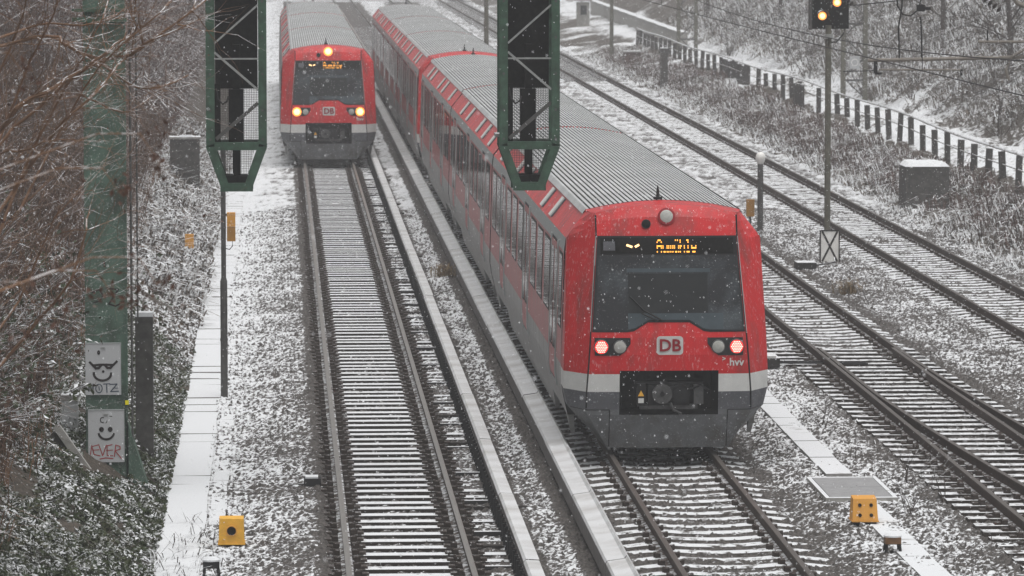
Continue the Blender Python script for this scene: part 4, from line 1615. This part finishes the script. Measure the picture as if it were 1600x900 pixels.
for k in range(12):
    MB().b2(-.03, .03, -.5, .5, -.4, .80 + rr.uniform(-.1, .1)).build('board', M['fence'], t, (rr.uniform(-.02, .02), -6 + k * 1.05, 0))
t = thing('marker_stake', 'lone square concrete stake on the far right bank', 'stake', (15.75, 196, -.1))
MB().b2(-.16, .16, -.15, .15, -.3, 1.75).build('shaft', M['concrete'], t)
MB().b2(-.17, .17, -.16, .16, 1.752, 1.80).build('snow_cap', M['snow'], t)
t = thing('relay_box', 'brownish box with snowy lid far along the right track', 'box', (16.4, 222, -.1))
MB().b2(-.42, .42, -.4, .4, -.2, .72).build('case', M['ochredull'] if 'ochredull' in M else M['barkred'], t)
MB().b2(-.46, .46, -.44, .44, .722, .79).build('lid', M['slab'], t)
t = thing('trackside_hut', 'small grey hut far away at the top beyond the right track', 'hut', (18.3, 285, .3))
MB().b2(-.4, .4, -.5, .5, -.6, 1.5).build('wall', M['concrete_lt'], t)
MB().b2(-.56, .56, -.66, .66, 1.602, 1.70).build('roof', M['slab'], t)
MB().b2(-.2, .2, -.63, -.602, .7, 1.3).build('window', M['glass'], t)
t = thing('far_parapet', 'long dark parapet with snowy coping far away at the top right', 'parapet', (20.0, 0, 0))
for k in range(10):
    MB().b2(-.2, .2, -3.9, 3.9, -.8, .75).build('wall_panel', M['concrete_lt'], t, (k * .10, 236 + k * 8, .5))  # pale concrete puts the distance haze into the wall colour
    MB().b2(-.26, .26, -3.98, 3.98, .752, .86).build('coping', M['slab'], t, (k * .10, 236 + k * 8, .5))
for (lab, x, y, h) in (('thin pole rising behind the near train between the tracks', 6.9, 178, 6.5), ('thin grey pole far away on the right bank', 15.9, 229, 6.8)):
    t = thing('line_pole', lab, 'pole', (x, y, -.3))
    MB().tube([(0, 0, 0), (0, 0, h)], [.11, .08], 8).build('shaft', M['postgreen'], t)
    MB().tube([(0, 0, h), (0, 0, h + .1)], [.1, .02], 8).build('cap', M['post'], t)


def lattice_mast(label, x, y, h, wdt=.75):
    t = thing('lattice_mast', label, 'mast', (x, y, gz(x, y) - .2))
    for s in (-1, 1):
        MB().b2(s * wdt / 2 - .09, s * wdt / 2 + .09, -.1, .1, 0, h).build('leg', M['postgreen'], t)
    mb = MB()
    z = .3
    k = 0
    while z < h - .8:
        mb.bar((-wdt / 2 if k % 2 else wdt / 2, 0, z), (wdt / 2 if k % 2 else -wdt / 2, 0, z + .8), .05, .05)
        z += .8; k += 1
    for z in (1.0, 3.2, 5.0): mb.b2(-wdt / 2, wdt / 2, -.03, .03, z - .04, z + .04)
    mb.build('bracing', M['post'], t)
    return t


lm = lattice_mast('grey lattice mast with a round number plate behind the fence', 20.9, 170, 9, .86)
MB().b2(-.2, .2, -.17, -.14, 1.45, 1.95).build('number_plate', M['plate'], lm)
m2 = MB()
n = 16
for r0, r1 in ((.14, .115),):
    vs = [(r * math.cos(2 * math.pi * k / n), -.175, 1.7 + r * math.sin(2 * math.pi * k / n)) for r in (r0, r1) for k in range(n)]
    m2.add(vs, [(k, (k + 1) % n, n + (k + 1) % n, n + k) for k in range(n)])
m2.build('plate_ring', M['signwhite'], lm)
lattice_mast('far grey lattice mast standing beyond the boarded screen', 19.6, 226, 10, .9)

# ------------------------------------------------------------------ overhead line equipment of the third track
cw = thing('contact_wire', 'double overhead contact wire with droppers crossing the upper right', 'wire')
def catz(y, sag): return 5.36 + sag
P1 = [(8.75 + .10 * math.sin(y * .05), y, 5.36 + .0 * y) for y in range(40, 131, 6)]
MB().tube(P1, .011, 5).build('contact_line', M['cable'], cw)
P2 = [(8.78, y, 5.50 + .9 * ((y - 88) / 45.) ** 2) for y in range(40, 141, 5)]
MB().tube(P2, .010, 5).build('carrier_line', M['cable'], cw)
for y in (70, 82, 88, 94, 100, 106, 112, 118):
    MB().tube([(8.78, y, 5.36), (8.78, y, 5.50 + .9 * ((y - 88) / 45.) ** 2)], .006, 4).build('dropper', M['cable'], cw)
br = thing('catenary_bracket', 'weathered tubular overhead-line bracket with steady arm at the upper right', 'bracket', (0, 78.5, 0))
MB().tube([(9.05, 0, 5.215), (12.8, 0, 5.29)], .034, 8).build('register_tube', M['pipe'], br)
MB().tube([(9.25, 0, 5.05), (10.75, 0, 5.04)], .020, 6).build('steady_arm', M['pipe'], br)
mb = MB(); mb.b2(9.16, 9.22, -.03, .03, 4.98, 5.20); mb.b2(9.18, 9.30, -.03, .03, 4.96, 5.0); mb.b2(10.73, 10.77, -.02, .02, 4.94, 5.05)
mb.build('clevis', M['dark'], br)
mb = MB()
mb.tube([(9.62, .0, 5.25), (9.60, 0, 5.8), (9.66, 0, 6.2), (9.68, 0, 6.6)], .016, 6)
mb.tube([(10.03, 0, 5.25), (10.02, 0, 5.7), (10.0, 0, 6.0)], .016, 6)
mb.tube([(9.56, 0, 6.5), (9.58, 0, 6.2), (9.68, 0, 6.04), (9.82, 0, 6.02), (9.95, 0, 6.12), (10.0, 0, 6.3), (10.0, 0, 6.6)], .016, 6)
mb.build('jumper_cable', M['cable'], br)
mb = MB(); mb.box((10.0, 0, 6.16), (.14, .1, .12)); mb.box((10.12, 0, 6.15), (.12, .04, .05)); mb.build('clamp', M['dark'], br)
MB().tube([(11.05, 0, 5.55), (12.8, 0, 5.54)], .026, 8).build('upper_tube', M['pipe'], br)
MB().tube([(11.6, 0, 6.5), (11.75, 0, 6.25), (12.3, 0, 6.0), (12.8, 0, 5.85)], .045, 8).build('stay_tube', M['pipe'], br)
MB().tube([(11.60, -.05, 4.85), (11.55, -.05, 5.05), (11.66, -.05, 5.28), (11.9, -.05, 5.42), (12.6, -.05, 5.45)], .03, 8).build('curved_arm', M['pipe'], br)
mb = MB()
mb.tube([(11.22, 0, 5.55), (11.22, 0, 5.75)], .014, 6)
mb.tube([(8.6, 0, 5.02), (9.2, 0, 5.03)], .008, 5)
mb.build('hanger', M['dark'], br)
ins = MB()
a, b = Vector((10.75, 0, 6.62)), Vector((11.4, 0, 6.15))
for k in range(9):
    p = a.lerp(b, k / 8)
    q = a.lerp(b, (k + .6) / 8)
    ins.tube([p, p.lerp(q, .5), q], [.03, .075, .03], 8)
ins.build('insulator', M['insul'], br)
ms2 = MB()
mc = thing('catenary_mast', 'grey catenary mast just outside the right edge carrying the bracket', 'mast', (12.95, 78.5, -.3))
MB().b2(-.14, .14, -.14, .14, 0, 8.5).build('shaft', M['postgreen'], mc)
wi = thing('stay_insulator', 'dark ribbed insulator on a slanting stay beside the amber signal', 'insulator', (0, 90., 0))
ins = MB()
a, b = Vector((9.55, 0, 6.50)), Vector((10.30, 0, 5.95))
for k in range(11):
    p = a.lerp(b, k / 11)
    q = a.lerp(b, (k + .7) / 11)
    ins.tube([p, p.lerp(q, .5), q], [.035, .085, .035], 8)
ins.build('ribs', M['insul'], wi)
MB().tube([(8.9, 0, 6.95), (9.55, 0, 6.50)], .03, 6).build('stay', M['pipe'], wi)
MB().tube([(10.3, 0, 5.95), (12.9, -11, 6.6)], .012, 6).build('stay_wire', M['cable'], wi)


# ------------------------------------------------------------------ vegetation
def leaf_cloud(name, P, N, size, aspect, mat, seed, fold=.25, tilt=.6, kind='stuff', parent=None):
    """P (n,3) positions; N rough up vectors; builds one two-triangle leaf per point"""
    rg = np.random.default_rng(seed)
    n = len(P)
    nrm = N + rg.normal(0, tilt, (n, 3))
    nrm /= np.linalg.norm(nrm, axis=1)[:, None]
    a = np.cross(nrm, rg.normal(0, 1, (n, 3)))
    a /= np.linalg.norm(a, axis=1)[:, None] + 1e-9
    b = np.cross(nrm, a)
    s = size * rg.uniform(.6, 1.4, (n, 1))
    L, W = a * s, b * s * aspect
    V = np.stack([P - L, P - W + nrm * s * fold, P + L, P + W + nrm * s * fold], 1).reshape(-1, 3)
    F = np.arange(4 * n).reshape(n, 4)
    tri = np.concatenate([F[:, [0, 1, 2]], F[:, [0, 2, 3]]])
    o = link(name, npmesh(name, V, tri, mat), parent)
    if kind: o['kind'] = kind
    return o


def pts_on(x0, x1, y0, y1, n, seed, clump=.8, thr=.0, ypow=1.6, k=11):
    rg = np.random.default_rng(seed)
    X = rg.uniform(x0, x1, n)
    Y = y0 + (y1 - y0) * rg.uniform(0, 1, n) ** ypow
    c = vnoise(X, Y, clump, k) * .6 + vnoise(X, Y, clump * .4, k + 1) * .4
    keep = c > thr
    X, Y, c = X[keep], Y[keep], c[keep]
    return X, Y, c


# evergreen ground cover on the left bank
X, Y, c = pts_on(-6.2, -3.12, 46, 80, 105000, 21, .7, .33, 1.3)
Z = base_z(X, Y) + np.where((X > -4.7) & (Y > 55.5) & (Y < 61), .12, (c - .3) * .75) * RNG.uniform(0, 1, len(X)) ** .6
N = np.tile(np.array([.45, -.45, .8]), (len(X), 1))
tag(leaf_cloud('ivy_cover', np.stack([X, Y, Z], 1), N, .031, .6, M['ivy'], 31), kind='stuff')
X, Y, c = pts_on(-6.3, -3.15, 78, 135, 45000, 22, .8, .36, 1.1)
Z = base_z(X, Y) + (c - .3) * .6 * RNG.uniform(0, 1, len(X)) ** .6
N = np.tile(np.array([.4, -.4, .8]), (len(X), 1))
tag(leaf_cloud('ivy_cover', np.stack([X, Y, Z], 1), N, .04, .6, M['ivyfar'] if 'ivyfar' in M else M['tussock'], 32), kind='stuff')


def blades(name, X, Y, Z, h, wd, mat, seed, lean=.6, bias=(0, 0)):
    """bent three-point grass / bramble blades"""
    rg = np.random.default_rng(seed)
    n = len(X)
    B = np.stack([X, Y, Z], 1)
    ang = rg.uniform(0, 2 * math.pi, n)
    d = np.stack([np.cos(ang) * lean + bias[0], np.sin(ang) * lean + bias[1], np.zeros(n)], 1)
    hh = (h * rg.uniform(.5, 1.5, n))[:, None]
    up = np.array([0, 0, 1.])
    M1 = B + d * hh * .35 + up * hh * .75
    T = B + d * hh * 1.15 + up * hh * (rg.uniform(.35, 1.0, n)[:, None])
    sd_ = np.stack([-np.sin(ang), np.cos(ang), np.zeros(n)], 1) * wd * rg.uniform(.6, 1.5, n)[:, None]
    V = np.stack([B - sd_ * .5, B + sd_ * .5, M1 - sd_ * .5, M1 + sd_ * .5, T - sd_ * .35, T + sd_ * .35], 1).reshape(-1, 3)
    o6 = np.arange(n)[:, None] * 6
    F = np.concatenate([o6 + np.array([0, 1, 3, 2]), o6 + np.array([2, 3, 5, 4])])
    o = link(name, npmesh(name, V, F, mat))
    o['kind'] = 'stuff'
    return o


X, Y, c = pts_on(-11.5, -5.0, 46, 145, 52000, 61, .8, .28, 1.1)
blades('bank_brush', X, Y, base_z(X, Y), .75, .011, M['brush'], 71, .55, (.25, -.1))
X, Y, c = pts_on(-10.5, -4.7, 46, 120, 14000, 62, .6, .42, 1.2)
blades('bank_brush', X, Y, base_z(X, Y), .55, .012, M['bark'], 72, .6, (.3, -.1))
X, Y, c = pts_on(-11, -4.9, 132, 300, 26000, 63, 1.4, .25, 1.0)
blades('bank_brush', X, Y, base_z(X, Y), 1.0, .022, M['barkred'], 73, .55, (.2, -.1))
X, Y, c = pts_on(15.0, 18.1, 84, 240, 17000, 41, 1.6, .38, 1.3)
blades('bank_grass', X, Y, base_z(X, Y), .22, .026, M['tussock'], 51, 1.4, (-.4, -.2))
X, Y, c = pts_on(15.6, 18.2, 100, 230, 12000, 46, 1.4, .50, 1.1)
blades('bank_grass', X, Y, base_z(X, Y) + .05, .38, .026, M['barkred'], 56, .8, (-.5, -.2))
X, Y, c = pts_on(21.4, 40, 95, 260, 60000, 42, 2.6, .44, 1.2)
blades('bramble_cover', X, Y, base_z(X, Y) + c * .8, .36, .032, M['tussock'], 52, 1.5, (-.5, -.3))
X, Y, c = pts_on(21.8, 40, 95, 260, 26000, 43, 2.0, .46, 1.2)
blades('bramble_cover', X, Y, base_z(X, Y) + c * .5, .55, .022, M['barkdark'], 53, .8, (-.4, -.2))
X, Y, c = pts_on(21.6, 40, 95, 260, 52000, 48, 2.4, .46, 1.2)
Z = base_z(X, Y) + c * RNG.uniform(.1, 1.3, len(X))
tag(leaf_cloud('bramble_leaves', np.stack([X, Y, Z], 1), np.tile(np.array([-.3, -.5, .8]), (len(X), 1)), .075, .5, M['tussock'], 58, .3, .8), kind='stuff')
X, Y, c = pts_on(-6, -3.1, 85, 150, 12000, 44, 1.0, .4, 1.1)
blades('bank_grass', X, Y, base_z(X, Y), .22, .035, M['tussock'], 54, .9, (.5, -.2))
X, Y, c = pts_on(6.9, 12.4, 50, 115, 2600, 45, 1.3, .60, 1.0)
blades('ballast_weeds', X, Y, base_z(X, Y), .13, .010, M['barkdark'], 55, .6)
X, Y, c = pts_on(-3.3, -2.3, 50, 58, 260, 47, .6, .45, 1.0)
blades('walkway_twigs', X, Y, np.full(len(X), -.19), .16, .010, M['barkdark'], 57, 1.9)


def branchy(mb, p, d, length, r, depth, rg, m=0, droop=.0, sides=4, kids=3, wob=.25, leaf=None, bias=None):
    """one tapering limb with children; returns nothing, fills mb"""
    n = 5 if depth > 0 else 4
    pts, rs = [p.copy()], [r]
    q, dd = p.copy(), d.normalized()
    for k in range(n):
        dd = (dd + Vector((rg.gauss(0, wob), rg.gauss(0, wob), rg.gauss(0, wob))) * .5 + Vector((0, 0, -droop)) + (bias if bias is not None else Vector((0, 0, 0)))).normalized()
        q = q + dd * length / n
        pts.append(q.copy())
        rs.append(r * (1 - .75 * (k + 1) / n))
        if depth > 0 and k >= 1:
            for _ in range(kids if k < n - 1 else kids + 1):
                if rg.random() < .75:
                    nd = (dd + Vector((rg.gauss(0, .55), rg.gauss(0, .55), rg.gauss(0, .45)))).normalized()
                    branchy(mb, q, nd, length * rg.uniform(.35, .6), max(rs[-1] * .65, .0025), depth - 1, rg, m, droop, 3, kids, wob, leaf, bias)
    mb.tube(pts, rs, sides, m, False)
    if leaf is not None and depth == 0:
        for _ in range(leaf[1]):
            if rg.random() < leaf[2]:
                leaf[0].append(tuple(pts[rg.randrange(1, len(pts))] + Vector((rg.gauss(0, .03), rg.gauss(0, .03), rg.gauss(0, .03)))))


def shrub(name, label, cat, loc, stems, length, r, seed, mat, lean=(0, 0, 1), spread=.5, depth=2, kids=2, group=None, leafmat=None, leafn=0, leafp=.5, leafsize=.04, droop=0., wob=.25, bias=None, parts=('stems', 'leaves')):
    rg = random.Random(seed)
    t = thing(name, label, cat, loc, group)
    mb = MB()
    lv = []
    for k in range(stems):
        d = Vector(lean) + Vector((rg.gauss(0, spread), rg.gauss(0, spread), rg.gauss(0, spread * .5)))
        p = Vector((rg.gauss(0, .12 * length * .3), rg.gauss(0, .12 * length * .3), 0))
        branchy(mb, p, d, length * rg.uniform(.7, 1.15), r * rg.uniform(.7, 1.2), depth, rg, 0, droop, 4, kids, wob, (lv, leafn, leafp) if leafmat else None, bias)
    mb.build(parts[0], mat, t)
    if leafmat and lv:
        P = np.array(lv)
        leaf_cloud(parts[1], P, np.tile(np.array([0, -.3, .6]), (len(P), 1)), leafsize, .6, leafmat, seed, .2, .9, None, t)
    return t


ORD = ['first', 'second', 'third', 'fourth', 'fifth', 'sixth', 'seventh', 'eighth', 'ninth', 'tenth', 'eleventh', 'twelfth']
# reddish thicket on the far left bank
rg_ = random.Random(77)
ADJ = ['dense', 'broad', 'low', 'tall', 'ragged', 'rounded', 'leaning', 'thin']
k = 0
for iy, y in enumerate((118, 128, 138, 149, 161, 174, 188, 203, 220, 240, 262)):
    for x in (-6.1, -8.3, -11.0):
        if y < 135 and x > -7: continue
        xx = x + rg_.uniform(-.5, .5) - max(0, (y - 200) * .005)
        yy = y + rg_.uniform(-3, 3)
        row = {-6.1: 'front', -8.3: 'middle', -11.0: 'back'}[x]
        shrub('thicket_shrub', f'reddish bare shrub, {row} row of the far left thicket, {ORD[iy]} from near end', 'shrub', (xx, yy, gz(xx, yy) - .1), 12, 2.6 + .5 * rg_.random(), .022, 100 + k, M['barkred'], (0, 0, 1), .45, 2, 2, 'thicket shrubs on the far left bank', M['deadleaf'], 4, .6, .045)
        k += 1

# foreground shrubs on the left bank, out of focus
FG = [(-6.9, 43.0, 4, 3.8, .020, (.75, .0, .75), 'bare shrub sweeping in from the left edge in front of the green column'),
      (-6.3, 52.0, 10, 3.4, .018, (.10, .0, 1.0), 'dark tangled shrub left of the green column'),
      (-6.8, 57.0, 9, 4.4, .018, (.25, .0, 1.0), 'tall bare shrub behind the tangle at the upper left edge'),
      (-6.3, 47.0, 10, 3.2, .018, (.15, .0, 1.0), 'upright bare shrub at the left edge below the sweeping one')]
for k, (x, y, st, ln, r, le, lab) in enumerate(FG):
    shrub('bare_shrub', lab, 'shrub', (x, y, gz(x, max(y, 40)) - .1), st, ln, r, 300 + k, M['bark'] if k % 2 == 0 else M['barkred'], le, .28, 2, 2, 'bare shrubs on the near left bank', M['deadleaf'], 2, .25, .028, 0., .22, Vector((.03, 0, .02)))


def on_ray(px, py, y):
    """point of the shrub's limb, at its distance y along the tracks"""
    fw = Vector((math.sin(YAW) * math.cos(PITCH), math.cos(YAW) * math.cos(PITCH), -math.sin(PITCH)))
    rt = Vector((math.cos(YAW), -math.sin(YAW), 0))
    d = fw + rt * ((px - 800) / 6833) - rt.cross(fw) * ((py - 450) / 6833)
    return Vector((CAM_X, 0, CAM_Z)) + d * (y / d.y)


t = thing('arching_shrub', 'bare shrub with thick snow-lined limbs arching across the top of the green column', 'shrub', (-6.6, 47.0, gz(-6.6, 47) - .1))
org = Vector(t.location)
rgl = random.Random(12)
LIMBS = [(.024, 46.5, [(-160, 330), (-70, 260), (0, 205), (25, 169), (72, 144), (100, 125), (155, 96), (205, 86), (239, 61), (300, 17), (335, -12)]),
         (.018, 46.8, [(-60, 90), (10, 70), (58, 57), (94, 58), (100, 69), (133, 86), (155, 96), (189, 122), (217, 137), (250, 136), (294, 117)]),
         (.013, 47.5, [(-30, 70), (40, 45), (78, 36), (128, 40), (155, 36), (178, 26), (208, 8)]),
         (.012, 46.0, [(-60, 250), (0, 240), (28, 237), (67, 222), (119, 218)]),
         (.016, 46.2, [(-60, 420), (20, 300), (70, 230), (105, 183), (139, 155), (178, 111), (192, 94), (239, 61)]),
         (.009, 46.3, [(120, 140), (139, 155), (169, 169), (192, 175), (203, 174), (240, 150)]),
         (.016, 47.0, [(-80, 330), (20, 200), (103, 128), (133, 108), (167, 83), (194, 61), (208, 42), (213, -10)]),
         (.014, 47.2, [(-20, 420), (40, 260), (90, 160), (130, 90), (160, 30), (172, -10)]),
         (.013, 46.6, [(-40, 300), (10, 190), (45, 100), (85, 20), (92, -10)]),
         (.013, 47.6, [(-60, 220), (0, 110), (30, 40), (42, -10)]),
         (.012, 46.4, [(30, 330), (80, 230), (130, 140), (190, 70), (250, 20), (275, -10)]),
         (.016, 45.8, [(-60, 640), (10, 560), (60, 500), (110, 440), (135, 360), (140, 330)]),
         (.012, 46.2, [(-40, 560), (30, 470), (60, 400), (85, 340), (125, 300)])]
for r, yy, L in LIMBS:
    mb = MB()
    P = [on_ray(px, py, yy + .5 * math.sin(k * 1.3)) - org for k, (px, py) in enumerate(L)]
    Q = []
    for k in range(len(P) - 1):                      # a little natural unevenness between the joints
        Q.append(P[k])
        Q.append((P[k] + P[k + 1]) / 2 + Vector((rgl.gauss(0, .012), 0, rgl.gauss(0, .012))))
    Q.append(P[-1])
    n = len(Q)
    mb.tube(Q, [r * 1.25 * (1 - .65 * k / n) for k in range(n)], 6, 0, False)
    for k in range(2, n - 1):
        for q_ in range(2):
            d = (Q[k + 1] - Q[k]).normalized() + Vector((rgl.gauss(0, .35), rgl.gauss(0, .4), rgl.gauss(0, .35)))
            branchy(mb, Q[k], d, rgl.uniform(.35, .95), r * .4, 1, rgl, 0, 0, 3, 1, .2)
    mb.build('limb', M['bark'], t)

# low brambles along the bank
for k, (x, y) in enumerate([(-5.9, 51.5), (-5.7, 55), (-5.5, 58), (-5.9, 61), (-4.9, 64), (-6.2, 67), (-5.2, 70.5), (-6.6, 75)]):
    side = ['nearest the walkway', 'higher on the bank'][k % 2]
    shrub('bramble', f'low arching bramble {side} on the left bank, {ORD[k // 2]} from the near end', 'bramble', (x, y, gz(x, y) - .05), 9, 1.5, .010, 400 + k, M['barkdark'], (.35, -.2, .7), .6, 1, 3, 'brambles on the near left bank', M['ivy'], 5, .8, .045, .08)

# bare trees and shrubs on the right bank
k = 0
for (x, y, h, lab) in [(24.5, 128, 7, 'slender bare tree nearest on the right bank'), (27, 139, 8, 'bare tree behind the bracket tube on the right bank'), (24, 152, 7, 'bare tree just right of the lattice mast'), (29, 160, 8, 'bare tree high on the right bank'), (25, 174, 8, 'bare tree left of the lattice mast'),
                       (23.6, 196, 8, 'bare tree beyond the signal mast'), (28, 205, 9, 'hazy bare tree above the fence end'), (24, 222, 8, 'hazy bare tree near the far mast'), (30, 236, 9, 'hazy tree far up the right bank'), (23, 250, 8, 'hazy tree above the far parapet'), (27, 275, 9, 'faint tree at the top right of the far haze')]:
    rg = random.Random(500 + k)
    t = thing('bare_tree', lab, 'tree', (x, y, gz(x, y) - .2), 'bare trees on the right bank')
    mb = MB()
    mb.tube([(0, 0, 0), (rg.uniform(-.1, .1), 0, h * .3), (rg.uniform(-.3, .3), 0, h * .62)], [.13, .10, .06], 7)
    mb.build('trunk', M['barkdark'], t)
    mb = MB()
    for q in range(11):
        z = h * rg.uniform(.18, .62)
        a = rg.uniform(0, 2 * math.pi)
        branchy(mb, Vector((0, 0, z)), Vector((math.cos(a), math.sin(a), rg.uniform(.4, 1.3))), h * rg.uniform(.28, .5), .04, 2, rg, 0, 0, 3, 2, .25)
    mb.build('crown', M['barkdark'], t)
    k += 1
k = 0
for iy, y in enumerate((98, 107, 116, 126, 137, 148, 160, 173, 187, 203, 220, 240)):
    for x in (22.3, 25.5, 29.5):
        xx, yy = x + rg_.uniform(-1, 1), y + rg_.uniform(-4, 4)
        shrub('bank_shrub', f"snow-dusted bare shrub in the {'lowest' if x < 23 else 'middle' if x < 27 else 'top'} row beyond the fence, {ORD[iy]} from the near end", 'shrub', (xx, yy, gz(xx, yy) - .1), 9, 1.7 + rg_.random(), .016, 600 + k, M['barkdark'], (-.15, 0, 1), .5, 2, 2, 'shrubs on the right slope', None)
        k += 1
for k, (x, y, n_) in enumerate([(16.6, 112, 9), (17.1, 122, 9), (16.8, 131, 8), (17.0, 142, 9), (16.7, 154, 9), (16.4, 168, 10), (16.9, 182, 9), (15.9, 205, 9), (17.2, 214, 9), (16.2, 234, 12)]):
    shrub('track_shrub', f'brown leafless bush below the fence on the right bank, {ORD[k]} from the near end', 'shrub', (x, y, gz(x, y) - .05), n_ + 4, 0.62, .010, 700 + k, M['barkred'], (-.2, -.1, .9), .6, 2, 2, 'bushes below the fence')
# single dry weeds on the ballast
for (lab, x, y, h) in [('brown dry grass tuft between the two conductor rails', 2.05, 96.2, .30), ('straw tuft on the ballast right of the turnout', 10.5, 92.0, .26)]:
    X = np.random.default_rng(int(y)).normal(x, .12, 160)
    Y = np.random.default_rng(int(y) + 1).normal(y, .14, 160)
    o = blades('grass_tuft', X, Y, np.full(160, -.22), h, .012, M['straw'], int(y), .5)
    del o['kind']
    tag(o, lab, 'grass tuft')
for k, (x, y, h, lab) in enumerate([(10.55, 89.3, .75, 'thin dry weed with bare stalks beside the straw tuft'), (9.95, 104.5, .8, 'thin dry weed stalk left of the crossed board'), (7.35, 61.5, .55, 'bare weed stalks near the cable hatch'), (6.9, 58.1, .6, 'dry weed sprouting beside the orange box'), (7.6, 59.6, .5, 'dry weed on the ballast right of the orange box'), (6.95, 68.0, .5, 'thin weed behind the snowy trough')]):
    shrub('dry_weed', lab, 'weed', (x, y, -.24), 5, h, .007, 800 + k, M['barkdark'], (0, 0, 1), .35, 1, 2)
# dead leaf clusters hanging close to the lens, well out of focus
for lab, px, py, yy, n_, sp in (('blurred brown leaf cluster hanging in front of the grey cabinet', 245, 235, 26, 26, (.026, .03, .085)),
                                ('blurred brown leaves smudging the middle of the green column', 178, 450, 25, 36, (.10, .05, .05)),
                                ('small blurred leaves below the clamp on the green column', 188, 290, 25, 12, (.03, .03, .06)),
                                ('blurred brown leaves in front of the bank right of the column', 245, 430, 24, 16, (.07, .04, .09)),
                                ('blurred dark leaves at the upper left edge of the thicket', 42, 110, 25, 14, (.03, .03, .08)),
                                ('blurred brown leaf mass low at the left edge', 60, 470, 23, 30, (.12, .05, .12))):
    p = on_ray(px, py, yy)
    t = thing('leaf_cluster', lab, 'leaves', p, 'blurred leaf clusters near the lens')
    MB().tube([(-1.6, .1, -.5), (-.9, 0, -.10), (-.35, 0, .10), (-.1, 0, .10), (0, 0, -.05)], [.007, .006, .005, .004, .002], 4).build('twig', M['bark'], t)
    P = np.random.default_rng(int(px)).normal(0, 1, (n_, 3)) * np.array(sp) + np.array([0, 0, -.03])
    leaf_cloud('leaves', P, np.tile(np.array([0., -1, .2]), (n_, 1)), .022, .5, M['deadleaf'], int(py), .2, .6, None, t)

# ------------------------------------------------------------------ falling snow and air
nf = 145000
P = np.stack([RNG.uniform(-20, 26, nf), 16 + 150 * RNG.uniform(0, 1, nf) ** .8, RNG.uniform(-.1, 8.6, nf)], 1)
s = RNG.uniform(.0026, .0066, nf)[:, None]
oct_ = np.array([(1, 0, -.8), (-.5, .87, -.8), (-.5, -.87, -.8), (0, 0, 1.4)])
V = (P[:, None, :] + oct_[None] * s[:, None]).reshape(-1, 3)
fo = np.array([(0, 1, 3), (1, 2, 3), (2, 0, 3), (0, 2, 1)])
Fq = (np.arange(nf)[:, None, None] * 4 + fo[None]).reshape(-1, 3)
o = link('falling_snow', npmesh('falling_snow', V, Fq, M['flake']))
o['kind'] = 'stuff'

hz = MB()
hz.b2(-60, 110, -12, 720, -2.2, 19.5)
hm = bpy.data.materials.new('haze_air')
hm.use_nodes = True
ht_ = hm.node_tree
for n in list(ht_.nodes):
    if n.type == 'BSDF_PRINCIPLED': ht_.nodes.remove(n)
pv = ht_.nodes.new('ShaderNodeVolumePrincipled')
pv.inputs['Color'].default_value = (.96, .965, .98, 1)
pv.inputs['Density'].default_value = .0010
pv.inputs['Anisotropy'].default_value = .2
ht_.links.new(pv.outputs[0], ht_.nodes['Material Output'].inputs['Volume'])
o = hz.build('haze', hm)
o['kind'] = 'stuff'
